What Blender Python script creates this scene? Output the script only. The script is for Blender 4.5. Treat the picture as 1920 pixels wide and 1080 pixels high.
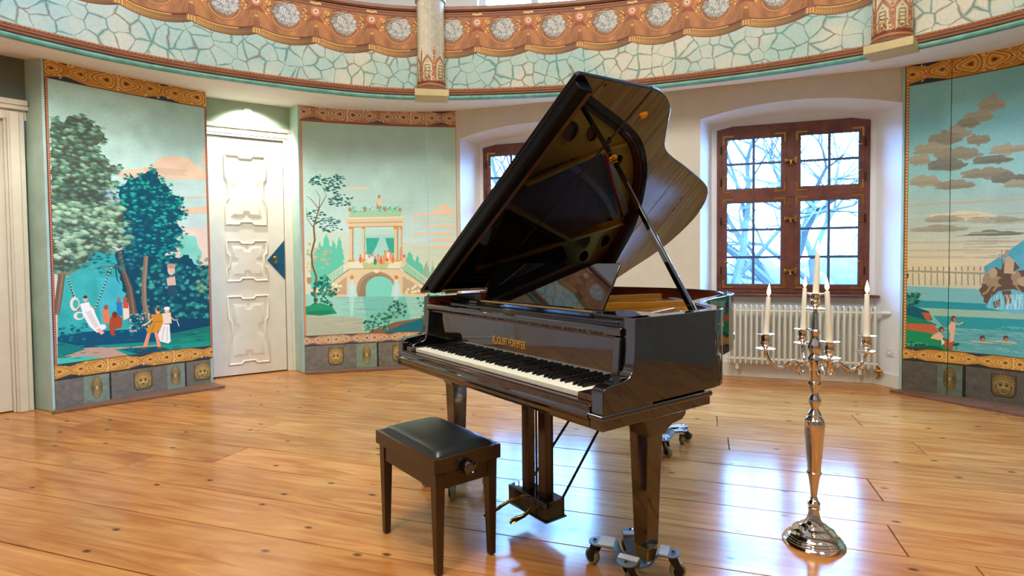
import bpy, bmesh, math, random
import numpy as np
from mathutils import Vector, Matrix
PI = math.pi
for o in list(bpy.data.objects): bpy.data.objects.remove(o, do_unlink=True)
SC = bpy.context.scene
COL = SC.collection
random.seed(7); RNG = np.random.default_rng(7)

# ------------------------------------------------------------- camera
CAM_H, FPX, PPY, PITCH, ROLL = 1.2646, 1075.6, 516.05, math.radians(1.853), math.radians(-.527)
cam = bpy.data.objects.new('camera', bpy.data.cameras.new('camera'))
COL.objects.link(cam); SC.camera = cam
cam.data.sensor_width = 36; cam.data.lens = FPX/1920*36
cam.data.shift_y = -(540-PPY)/1920
cam.data.clip_start = .05; cam.data.clip_end = 300
cam.location = (0, 0, CAM_H)
cam.rotation_euler = (Matrix.Rotation(PI/2-PITCH, 3, 'X') @ Matrix.Rotation(ROLL, 3, 'Z')).to_euler()

# ------------------------------------------------------------- world, exposure
W_ = bpy.data.worlds.new('sky'); SC.world = W_; W_.use_nodes = True
nt = W_.node_tree; nt.nodes.clear()
bg = nt.nodes.new('ShaderNodeBackground'); out = nt.nodes.new('ShaderNodeOutputWorld')
tc = nt.nodes.new('ShaderNodeTexCoord'); nz = nt.nodes.new('ShaderNodeTexNoise'); nz.inputs['Scale'].default_value = 1.6
nz.inputs['Detail'].default_value = 4
rp = nt.nodes.new('ShaderNodeValToRGB')
rp.color_ramp.elements[0].position = .35; rp.color_ramp.elements[0].color = (.12, .39, 1.0, 1)
rp.color_ramp.elements[1].position = .65; rp.color_ramp.elements[1].color = (.23, .50, 1.0, 1)
nt.links.new(tc.outputs['Generated'], nz.inputs['Vector']); nt.links.new(nz.outputs['Fac'], rp.inputs['Fac'])
nt.links.new(rp.outputs['Color'], bg.inputs['Color']); nt.links.new(bg.outputs['Background'], out.inputs['Surface'])
bg.inputs['Strength'].default_value = 62.0
vs = SC.view_settings
vs.view_transform = 'Standard'; vs.look = 'None'; vs.exposure = 0; vs.gamma = 1; vs.use_curve_mapping = False

def area(name, loc, size, power, color, target=None, spread=None):
    l = bpy.data.lights.new(name, 'AREA'); l.shape = 'DISK'; l.size = size; l.energy = power; l.color = color
    if spread: l.spread = spread
    o = bpy.data.objects.new(name, l); COL.objects.link(o); o.location = loc
    d = (Vector(target)-Vector(loc)) if target else Vector((0, 0, -1))
    o.rotation_euler = d.to_track_quat('-Z', 'Y').to_euler()
    return o
def spot(name, loc, target, power, color, angle, blend=.5, rad=.03):
    l = bpy.data.lights.new(name, 'SPOT'); l.energy = power; l.color = color; l.spot_size = math.radians(angle)
    l.spot_blend = blend; l.shadow_soft_size = rad
    o = bpy.data.objects.new(name, l); COL.objects.link(o); o.location = loc
    o.rotation_euler = (Vector(target)-Vector(loc)).to_track_quat('-Z', 'Y').to_euler()
    return o
WARM = (1.0, .99, .93)
area('overhead_fill', (-.1, 1.2, 6.0), 2.6, 225, WARM)  # unseen lights added overhead to brighten the hall
area('overhead_fill', (-2.4, -.6, 5.9), 1.2, 118, WARM, (-2.0, 3.5, .6))
area('overhead_fill', (2.4, -.6, 5.9), 1.2, 70, WARM, (2.6, 4.0, .6))
# small downlights tucked behind the gallery edge
spot('downlight', (-2.72, 6.02, 2.83), (-2.86, 6.28, 2.40), 110, (1, .98, .92), 130, .8)
spot('downlight', (-3.7, 4.0, 2.80), (-4.05, 4.7, 1.0), 22, (1, .92, .8), 130, .9)
area('downlight', (-3.0, 4.6, 2.80), .25, 7, (1, .92, .8), (-3.0, 4.8, .0))

# ------------------------------------------------------------- materials
def S2L(c):
    return tuple(((x/255+.055)/1.055)**2.4 if x/255 > .04045 else x/255/12.92 for x in c)
def new_mat(name):
    m = bpy.data.materials.new(name); m.use_nodes = True
    return m, m.node_tree, m.node_tree.nodes['Principled BSDF']
def N(nt, t, **kw):
    n = nt.nodes.new(t)
    for k, v in kw.items():
        if k in n.inputs: n.inputs[k].default_value = v
        else: setattr(n, k, v)
    return n
def mat(name, rgb, rough=.5, metal=0, ior=1.5, coat=0, bump=0, bscale=60, var=0, vscale=8, trans=0):
    """rgb in sRGB 0-255; var: strength of a noisy tint; bump: fine relief"""
    m, nt, b = new_mat(name)
    c = S2L(rgb)
    b.inputs['Base Color'].default_value = (*c, 1); b.inputs['Roughness'].default_value = rough
    b.inputs['Metallic'].default_value = metal; b.inputs['IOR'].default_value = ior
    b.inputs['Coat Weight'].default_value = coat; b.inputs['Coat Roughness'].default_value = .04
    if trans: b.inputs['Transmission Weight'].default_value = trans
    t = N(nt, 'ShaderNodeTexCoord')
    n = N(nt, 'ShaderNodeTexNoise', Scale=vscale, Detail=5)
    nt.links.new(t.outputs['Object'], n.inputs['Vector'])
    r = N(nt, 'ShaderNodeValToRGB')
    v = var if var else .04
    r.color_ramp.elements[0].position = .3; r.color_ramp.elements[1].position = .7
    r.color_ramp.elements[0].color = (*[x*(1-v) for x in c], 1); r.color_ramp.elements[1].color = (*[min(1, x*(1+v)) for x in c], 1)
    nt.links.new(n.outputs['Fac'], r.inputs['Fac']); nt.links.new(r.outputs['Color'], b.inputs['Base Color'])
    if bump:
        n2 = N(nt, 'ShaderNodeTexNoise', Scale=bscale, Detail=4); bp = N(nt, 'ShaderNodeBump', Strength=bump, Distance=.002)
        nt.links.new(t.outputs['Object'], n2.inputs['Vector'])
        nt.links.new(n2.outputs['Fac'], bp.inputs['Height']); nt.links.new(bp.outputs['Normal'], b.inputs['Normal'])
    return m
def wood(name, c1, c2, rough=.35, scale=(1, 14, 14), dist=2.5, coat=0, knots=None, rand=0, bump=.1, ior=1.5):
    m, nt, b = new_mat(name)
    t = N(nt, 'ShaderNodeTexCoord'); mp = N(nt, 'ShaderNodeMapping'); mp.inputs['Scale'].default_value = scale
    nt.links.new(t.outputs['Object'], mp.inputs['Vector'])
    src = mp
    oi = N(nt, 'ShaderNodeObjectInfo')
    if rand:
        ad = N(nt, 'ShaderNodeVectorMath'); ad.operation = 'ADD'
        ml = N(nt, 'ShaderNodeMath'); ml.operation = 'MULTIPLY'; ml.inputs[1].default_value = 37.0
        nt.links.new(oi.outputs['Random'], ml.inputs[0]); nt.links.new(mp.outputs['Vector'], ad.inputs[0]); nt.links.new(ml.outputs[0], ad.inputs[1])
        src = ad
    n1 = N(nt, 'ShaderNodeTexNoise', Scale=1.6, Detail=7, Distortion=dist)
    nt.links.new(src.outputs[0], n1.inputs['Vector'])
    r = N(nt, 'ShaderNodeValToRGB'); r.color_ramp.elements[0].position = .32; r.color_ramp.elements[1].position = .68
    r.color_ramp.elements[0].color = (*S2L(c1), 1); r.color_ramp.elements[1].color = (*S2L(c2), 1)
    nt.links.new(n1.outputs['Fac'], r.inputs['Fac'])
    col = r.outputs['Color']
    if knots:
        mk = N(nt, 'ShaderNodeMapping'); mk.inputs['Scale'].default_value = (1.15, 2.1, 1)
        adk = N(nt, 'ShaderNodeVectorMath'); adk.operation = 'ADD'
        nt.links.new(t.outputs['Object'], mk.inputs['Vector']); nt.links.new(mk.outputs['Vector'], adk.inputs[0])
        if rand: nt.links.new(ml.outputs[0], adk.inputs[1])
        vo = N(nt, 'ShaderNodeTexVoronoi', Scale=1.45); vo.voronoi_dimensions = '2D'; nt.links.new(adk.outputs[0], vo.inputs['Vector'])
        kr = N(nt, 'ShaderNodeValToRGB'); kr.color_ramp.elements[0].position = .018; kr.color_ramp.elements[1].position = .048
        kr.color_ramp.elements[0].color = (*S2L(knots), 1); kr.color_ramp.elements[1].color = (1, 1, 1, 1)
        nt.links.new(vo.outputs['Distance'], kr.inputs['Fac'])
        mx = N(nt, 'ShaderNodeMix'); mx.data_type = 'RGBA'; mx.blend_type = 'MULTIPLY'; mx.inputs[0].default_value = .85
        nt.links.new(col, mx.inputs[6]); nt.links.new(kr.outputs['Color'], mx.inputs[7]); col = mx.outputs[2]
        # broad stains and wear
        ns = N(nt, 'ShaderNodeTexNoise', Scale=1.3, Detail=6); nt.links.new(t.outputs['Object'], ns.inputs['Vector'])
        sr = N(nt, 'ShaderNodeValToRGB'); sr.color_ramp.elements[0].position = .3; sr.color_ramp.elements[1].position = .62
        sr.color_ramp.elements[0].color = (.74, .60, .50, 1); sr.color_ramp.elements[1].color = (1, 1, 1, 1)
        nt.links.new(ns.outputs['Fac'], sr.inputs['Fac'])
        m2 = N(nt, 'ShaderNodeMix'); m2.data_type = 'RGBA'; m2.blend_type = 'MULTIPLY'; m2.inputs[0].default_value = .8
        nt.links.new(col, m2.inputs[6]); nt.links.new(sr.outputs['Color'], m2.inputs[7]); col = m2.outputs[2]
    if rand:
        hs = N(nt, 'ShaderNodeHueSaturation'); mr = N(nt, 'ShaderNodeMapRange'); mr.inputs[3].default_value = 1-rand; mr.inputs[4].default_value = 1+rand*.6
        nt.links.new(oi.outputs['Random'], mr.inputs[0]); nt.links.new(mr.outputs[0], hs.inputs['Value']); nt.links.new(col, hs.inputs['Color'])
        col = hs.outputs['Color']
    nt.links.new(col, b.inputs['Base Color'])
    b.inputs['Roughness'].default_value = rough; b.inputs['IOR'].default_value = ior
    b.inputs['Coat Weight'].default_value = coat; b.inputs['Coat Roughness'].default_value = .05
    if bump:
        bp = N(nt, 'ShaderNodeBump', Strength=bump, Distance=.002)
        nt.links.new(n1.outputs['Fac'], bp.inputs['Height']); nt.links.new(bp.outputs['Normal'], b.inputs['Normal'])
    return m
def img_mat(name, arr, rough=.7, gain=1.):
    """arr: HxWx3 (0..255) painted below in this script, row 0 = top"""
    h, w = arr.shape[:2]
    im = bpy.data.images.new(name, w, h)
    a = np.ones((h, w, 4), np.float32); a[..., :3] = np.clip(arr[::-1]*gain, 0, 255)/255
    im.pixels.foreach_set(a.ravel()); im.update(); im.pack()
    m, nt, b = new_mat(name)
    ti = N(nt, 'ShaderNodeTexImage'); ti.image = im; ti.extension = 'REPEAT'
    nt.links.new(ti.outputs['Color'], b.inputs['Base Color']); b.inputs['Roughness'].default_value = rough
    b.inputs['Specular IOR Level'].default_value = .25
    n2 = N(nt, 'ShaderNodeTexNoise', Scale=30, Detail=4); bp = N(nt, 'ShaderNodeBump', Strength=.12, Distance=.003)
    t = N(nt, 'ShaderNodeTexCoord'); nt.links.new(t.outputs['Object'], n2.inputs['Vector'])
    nt.links.new(n2.outputs['Fac'], bp.inputs['Height']); nt.links.new(bp.outputs['Normal'], b.inputs['Normal'])
    return m
def glass_mat(name):
    m = bpy.data.materials.new(name); m.use_nodes = True; nt = m.node_tree; nt.nodes.clear()
    o = N(nt, 'ShaderNodeOutputMaterial'); tr = N(nt, 'ShaderNodeBsdfTransparent'); gl = N(nt, 'ShaderNodeBsdfGlossy', Roughness=.01)
    tr.inputs['Color'].default_value = (.93, .98, 1, 1)
    mx = N(nt, 'ShaderNodeMixShader'); ge = N(nt, 'ShaderNodeNewGeometry')
    dt = N(nt, 'ShaderNodeVectorMath'); dt.operation = 'DOT_PRODUCT'; nt.links.new(ge.outputs['Incoming'], dt.inputs[0]); nt.links.new(ge.outputs['Normal'], dt.inputs[1])
    ab = N(nt, 'ShaderNodeMath'); ab.operation = 'ABSOLUTE'; nt.links.new(dt.outputs['Value'], ab.inputs[0])
    om = N(nt, 'ShaderNodeMath'); om.operation = 'SUBTRACT'; om.inputs[0].default_value = 1; nt.links.new(ab.outputs[0], om.inputs[1])
    p5 = N(nt, 'ShaderNodeMath'); p5.operation = 'POWER'; p5.inputs[1].default_value = 5; nt.links.new(om.outputs[0], p5.inputs[0])
    fr = N(nt, 'ShaderNodeMath'); fr.operation = 'MULTIPLY_ADD'; fr.inputs[1].default_value = .9; fr.inputs[2].default_value = .04; nt.links.new(p5.outputs[0], fr.inputs[0])
    nz = N(nt, 'ShaderNodeTexNoise', Scale=9, Detail=2); bp = N(nt, 'ShaderNodeBump', Strength=.05, Distance=.01)
    nt.links.new(nz.outputs['Fac'], bp.inputs['Height']); nt.links.new(bp.outputs['Normal'], gl.inputs['Normal'])
    nt.links.new(fr.outputs[0], mx.inputs[0]); nt.links.new(tr.outputs[0], mx.inputs[1]); nt.links.new(gl.outputs[0], mx.inputs[2])
    nt.links.new(mx.outputs[0], o.inputs['Surface'])
    return m
def emis_mat(name, rgb, s):
    m, nt, b = new_mat(name)
    b.inputs['Base Color'].default_value = (*S2L(rgb), 1); b.inputs['Emission Color'].default_value = (*S2L(rgb), 1)
    b.inputs['Emission Strength'].default_value = s
    g = N(nt, 'ShaderNodeTexCoord'); sp = N(nt, 'ShaderNodeSeparateXYZ'); r = N(nt, 'ShaderNodeValToRGB')
    r.color_ramp.elements[0].color = (1, .36, .05, 1); r.color_ramp.elements[1].color = (1, .80, .42, 1); r.color_ramp.elements[1].position = .5
    nt.links.new(g.outputs['Generated'], sp.inputs[0]); nt.links.new(sp.outputs['Z'], r.inputs['Fac']); nt.links.new(r.outputs['Color'], b.inputs['Emission Color'])
    return m
M = {}
M['plank'] = wood('pine_floor', (186, 112, 50), (222, 158, 86), .17, (.7, 7, 3), 2.2, 0, (64, 34, 18), .12, .02, 1.31)
M['gapdark'] = mat('floor_gap', (52, 32, 18), .9, var=.2)
M['plaster'] = mat('cream_plaster', (222, 216, 200), .85, bump=.15, bscale=40, var=.03)
M['white_plaster'] = mat('white_plaster', (232, 230, 224), .85, bump=.12, bscale=40, var=.03)
M['niche'] = mat('niche_daylit_white', (236, 238, 240), .8, bump=.1, bscale=40, var=.02)  # reveals whitened so they look more daylit than the wall
M['soffit'] = mat('soffit_plaster', (244, 236, 226), .85, bump=.1, var=.03)
M['door_paint'] = mat('ivory_door_paint', (230, 227, 212), .32, bump=.05, bscale=20, var=.04)
M['green_board'] = mat('pale_green_board', (158, 176, 154), .38, bump=.08, var=.1, vscale=4)
M['dark_green_board'] = mat('grey_green_board', (104, 116, 100), .5, bump=.08, var=.14, vscale=5)
M['mint_side'] = mat('mint_side_board', (172, 200, 184), .5, bump=.1, var=.10, vscale=6)
M['blue_plate'] = mat('blue_plate', (14, 84, 118), .4, var=.08)
M['brass'] = mat('aged_brass', (190, 142, 66), .28, 1, var=.18, vscale=20)
M['gold_metal'] = mat('polished_brass', (226, 172, 70), .16, 1, var=.05)
M['chrome'] = mat('silver_plate', (222, 214, 204), .055, 1, var=.02)
M['candle'] = mat('ivory_wax', (250, 243, 222), .42, var=.02)
M['candle'].node_tree.nodes['Principled BSDF'].inputs['Subsurface Weight'].default_value = .25
M['candle'].node_tree.nodes['Principled BSDF'].inputs['Subsurface Radius'].default_value = (.02, .012, .006)
M['wick'] = mat('wick', (30, 24, 20), .9)
M['flame'] = emis_mat('candle_flame', (255, 214, 140), 30)
M['frame_wood'] = wood('brown_window_wood', (92, 48, 38), (128, 74, 58), .42, (3, 3, 3), 1.5, bump=.1)
M['muntin'] = mat('blue_grey_muntin', (70, 92, 134), .5, var=.08)
M['glass'] = glass_mat('window_glass')
M['radiator'] = mat('cream_radiator_enamel', (222, 220, 204), .38, var=.02)
M['outlet'] = mat('white_plastic', (232, 230, 222), .4)
M['black'] = mat('black_lacquer', (9, 9, 11), .03, 0, 2.05, var=.02)
M['lidblack'] = mat('black_lacquer_lid', (8, 8, 10), .012, 0, 1.85, var=.02)
M['satin_black'] = mat('satin_black', (14, 14, 17), .28, var=.05)
M['white_key'] = mat('ivory_key', (240, 234, 212), .3, var=.02)
M['black_key'] = mat('ebony_key', (16, 15, 16), .22, var=.04)
M['red_felt'] = mat('red_felt', (160, 20, 36), .95, bump=.3, bscale=300, var=.1)
M['red_wood'] = wood('mahogany_rim_lining', (92, 34, 18), (140, 58, 30), .25, (2, 2, 9), 1.2, bump=.05)
M['orange_wood'] = wood('orange_wood', (150, 78, 30), (190, 106, 44), .3, (3, 10, 3), 1.2, bump=.05)
M['soundboard'] = wood('spruce_soundboard', (96, 62, 36), (124, 84, 50), .4, (1, 10, 1), 1, bump=.05)
M['plate_gold'] = mat('gilt_iron_plate', (214, 150, 44), .36, .55, var=.06)
M['string'] = mat('steel_string', (150, 140, 128), .3, 1)
M['copper'] = mat('copper_string', (150, 88, 52), .35, 1)
M['felt_white'] = mat('white_felt', (220, 216, 206), .95)
M['bench_wood'] = mat('dark_brown_lacquer', (58, 38, 20), .22, 0, 1.5, var=.08)
M['leather'] = mat('black_leather', (30, 34, 34), .30, 0, 1.5, bump=.12, bscale=160, var=.06)
M['lyre_wood'] = mat('dark_brown_lyre', (62, 34, 22), .16, 0, 1.6, var=.15)
M['leg_wood'] = mat('black_brown_lacquer', (34, 20, 12), .07, 0, 1.9, var=.1)
M['dolly_metal'] = mat('grey_dolly_steel', (118, 138, 150), .38, .4, var=.1)
M['pad'] = mat('grey_felt_pad', (214, 210, 196), .95, bump=.4, bscale=200, var=.08)
M['rubber'] = mat('tan_wheel_rubber', (150, 138, 92), .6, var=.08)
M['dark_metal'] = mat('dark_metal', (44, 40, 36), .4, .6, var=.1)
M['board_brown'] = wood('brown_plinth_board', (112, 78, 58), (140, 100, 76), .45, (2, 8, 2), 1.2, bump=.05)
M['bead'] = mat('bronze_bead', (186, 118, 78), .4, .1, var=.15, vscale=30)
M['moulding'] = mat('copper_brown_moulding', (142, 96, 70), .45, .05, var=.15)
M['green_edge'] = mat('malachite_edge', (104, 166, 148), .4, bump=.05, var=.3, vscale=14)
M['col_base'] = mat('cream_stone', (206, 186, 130), .6, var=.08, bump=.1)
M['lid_edge'] = mat('black_lid_edge', (8, 10, 16), .3, 0, 1.22)
M['brown_strip'] = mat('brown_strip', (92, 62, 40), .2, .3, 1.6)  # brown tone, also standing in for a reflection on the lid lip
M['hall_green'] = mat('grey_green_hall_wall', (140, 142, 128), .7, var=.05)
M['bark'] = mat('hazed_bark', (54, 52, 47), .9, var=.2, vscale=2)  # haze over the branches is put into the bark tone
M['hedge'] = mat('misty_hedge', (74, 68, 57), .95, var=.25, vscale=1.5)
M['meadow'] = mat('winter_meadow', (84, 78, 66), .95, var=.1, vscale=.5)

# ------------------------------------------------------------- geometry helpers
class B:
    def __init__(s): s.bm = bmesh.new(); s.mi = 0
    def _mi(s, f): f.material_index = s.mi; return f
    def box(s, x0, x1, y0, y1, z0, z1, mtx=None):
        vs = [s.bm.verts.new(Vector(p) if mtx is None else mtx @ Vector(p)) for p in
              ((x0,y0,z0),(x1,y0,z0),(x1,y1,z0),(x0,y1,z0),(x0,y0,z1),(x1,y0,z1),(x1,y1,z1),(x0,y1,z1))]
        for f in ((0,3,2,1),(4,5,6,7),(0,1,5,4),(1,2,6,5),(2,3,7,6),(3,0,4,7)): s._mi(s.bm.faces.new([vs[i] for i in f]))
        return s
    def frustum(s, r0, r1, mtx=None):
        """r = (x0,x1,y0,y1,z)"""
        vs = []
        for (x0, x1, y0, y1, z) in (r0, r1):
            for p in ((x0,y0,z),(x1,y0,z),(x1,y1,z),(x0,y1,z)):
                vs.append(s.bm.verts.new(Vector(p) if mtx is None else mtx @ Vector(p)))
        for f in ((0,3,2,1),(4,5,6,7),(0,1,5,4),(1,2,6,5),(2,3,7,6),(3,0,4,7)): s._mi(s.bm.faces.new([vs[i] for i in f]))
        return s
    def lathe(s, prof, n=24, c=(0,0,0), mtx=None, cap=True):
        rings = []
        for r, z in prof:
            ring = []
            for i in range(n):
                a = 2*PI*i/n; p = Vector((c[0]+r*math.cos(a), c[1]+r*math.sin(a), c[2]+z))
                ring.append(s.bm.verts.new(p if mtx is None else mtx @ p))
            rings.append(ring)
        for a, b in zip(rings, rings[1:]):
            for i in range(n): s._mi(s.bm.faces.new((a[i], a[(i+1)%n], b[(i+1)%n], b[i])))
        if cap:
            s._mi(s.bm.faces.new(rings[0][::-1])); s._mi(s.bm.faces.new(rings[-1]))
        return s
    def tube(s, path, r, n=8, closed=False, mtx=None):
        P = [Vector(p) for p in path]; rings = []
        up = None
        for i, p in enumerate(P):
            a = P[i-1] if (i > 0 or closed) else P[i]; b = P[(i+1) % len(P)] if (i < len(P)-1 or closed) else P[i]
            t = (b-a).normalized()
            if up is None: up = Vector((0,0,1)) if abs(t.z) < .9 else Vector((1,0,0))
            u = t.cross(up)
            if u.length < 1e-4: u = t.cross(Vector((1,0,0)))
            u.normalize(); v = u.cross(t).normalized(); up = v
            rr = r[i] if isinstance(r, (list, tuple)) else r
            ring = []
            for k in range(n):
                an = 2*PI*k/n; q = p+u*math.cos(an)*rr+v*math.sin(an)*rr
                ring.append(s.bm.verts.new(q if mtx is None else mtx @ q))
            rings.append(ring)
        prs = list(zip(rings, rings[1:])) + ([(rings[-1], rings[0])] if closed else [])
        for a, b in prs:
            for k in range(n): s._mi(s.bm.faces.new((a[k], b[k], b[(k+1)%n], a[(k+1)%n])))
        if not closed:
            s._mi(s.bm.faces.new(rings[0])); s._mi(s.bm.faces.new(rings[-1][::-1]))
        return s
    def prism(s, pts, f0, f1):
        """pts 2D outline; f0/f1 map (a,b)->Vector for the two end faces"""
        a = [s.bm.verts.new(f0(*p)) for p in pts]; b = [s.bm.verts.new(f1(*p)) for p in pts]; n = len(pts)
        for i in range(n): s._mi(s.bm.faces.new((a[i], a[(i+1)%n], b[(i+1)%n], b[i])))
        s._mi(s.bm.faces.new(a[::-1])); s._mi(s.bm.faces.new(b))
        return s
    def sheet(s, rows):
        """rows: list of lists of points -> quad sheet"""
        R = [[s.bm.verts.new(Vector(p)) for p in r] for r in rows]
        for a, b in zip(R, R[1:]):
            for i in range(len(a)-1): s._mi(s.bm.faces.new((a[i], a[i+1], b[i+1], b[i])))
        return s
    def sphere(s, c, r, n=8, m=6, sc=(1,1,1), mtx=None):
        prof = [(max(1e-4, r*math.sin(PI*j/m)), -r*math.cos(PI*j/m)) for j in range(m+1)]
        T = Matrix.Translation(c) @ Matrix.Diagonal((*sc, 1))
        if mtx is not None: T = mtx @ T
        return s.lathe(prof, n, (0,0,0), T)
def finish(b, name, m, parent=None, smooth=False, bevel=0, seg=2, loc=None, rot=None, angle=35, recalc=True):
    bm = b.bm
    if recalc: bmesh.ops.recalc_face_normals(bm, faces=bm.faces)
    me = bpy.data.meshes.new(name); bm.to_mesh(me); bm.free()
    for mm in (m if isinstance(m, (list, tuple)) else [m]): me.materials.append(mm)
    o = bpy.data.objects.new(name, me); COL.objects.link(o)
    if loc: o.location = loc
    if rot: o.rotation_euler = rot
    if parent is not None: o.parent = parent
    if bevel:
        md = o.modifiers.new('bevel', 'BEVEL'); md.width = bevel; md.segments = seg; md.limit_method = 'ANGLE'; md.angle_limit = math.radians(40)
        md.harden_normals = False
    if smooth or bevel:
        for p in me.polygons: p.use_smooth = True
        try: me.set_sharp_from_angle(angle=math.radians(angle))
        except Exception: pass
    return o
def bxo(name, m, parent, x0, x1, y0, y1, z0, z1, bevel=.002, mtx=None, label=None):
    o = finish(B().box(x0, x1, y0, y1, z0, z1, mtx), name, m, parent, bevel=bevel)
    if label: o['label'] = label
    return o
def thing(name, label, cat, loc=(0,0,0), rz=0, group=None):
    o = bpy.data.objects.new(name, None); COL.objects.link(o); o.location = loc; o.rotation_euler = (0,0,rz)
    o.empty_display_size = .1
    o['label'] = label; o['category'] = cat
    if group: o['group'] = group
    return o
def tag(o, label=None, cat=None, group=None, kind=None):
    if label: o['label'] = label
    if cat: o['category'] = cat
    if group: o['group'] = group
    if kind: o['kind'] = kind
    return o
def struct_empty(name, label, cat='', loc=(0,0,0), rz=0):
    o = bpy.data.objects.new(name, None); COL.objects.link(o); o.location = loc; o.rotation_euler = (0,0,rz)
    o['kind'] = 'structure'; o['label'] = label
    if cat: o['category'] = cat
    return o
def add_uv(o, fn):
    me = o.data; uv = me.uv_layers.new(name='UVMap')
    for l in me.loops: uv.data[l.index].uv = fn(me.vertices[l.vertex_index].co)
def arc_pts(a, b, c, n=24):
    """n+1 points on the circle through a,b,c (2D) from a to c"""
    a, b, c = map(lambda p: np.array(p, float), (a, b, c))
    A = np.array([b-a, c-a])*2; r = np.array([b@b-a@a, c@c-a@a]); o = np.linalg.solve(A, r); R = np.linalg.norm(a-o)
    t0 = math.atan2(*(a-o)[::-1]); t1 = math.atan2(*(c-o)[::-1])
    if t1-t0 > PI: t1 -= 2*PI
    if t0-t1 > PI: t1 += 2*PI
    return [tuple(o+R*np.array((math.cos(t0+(t1-t0)*i/n), math.sin(t0+(t1-t0)*i/n)))) for i in range(n+1)], o, R
# rays through photo pixels: only used to lay out the painted pictures on their flat sheets
_c, _s = math.cos(PITCH), math.sin(PITCH)
def px_ray(u, v):
    a, b_ = u-960, v-PPY; cr, sr = math.cos(ROLL), math.sin(ROLL)
    x = cr*a+sr*b_; y = -sr*a+cr*b_
    x /= FPX; y = -y/FPX
    return np.array([x, _c+y*_s, -_s+y*_c])
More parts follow.
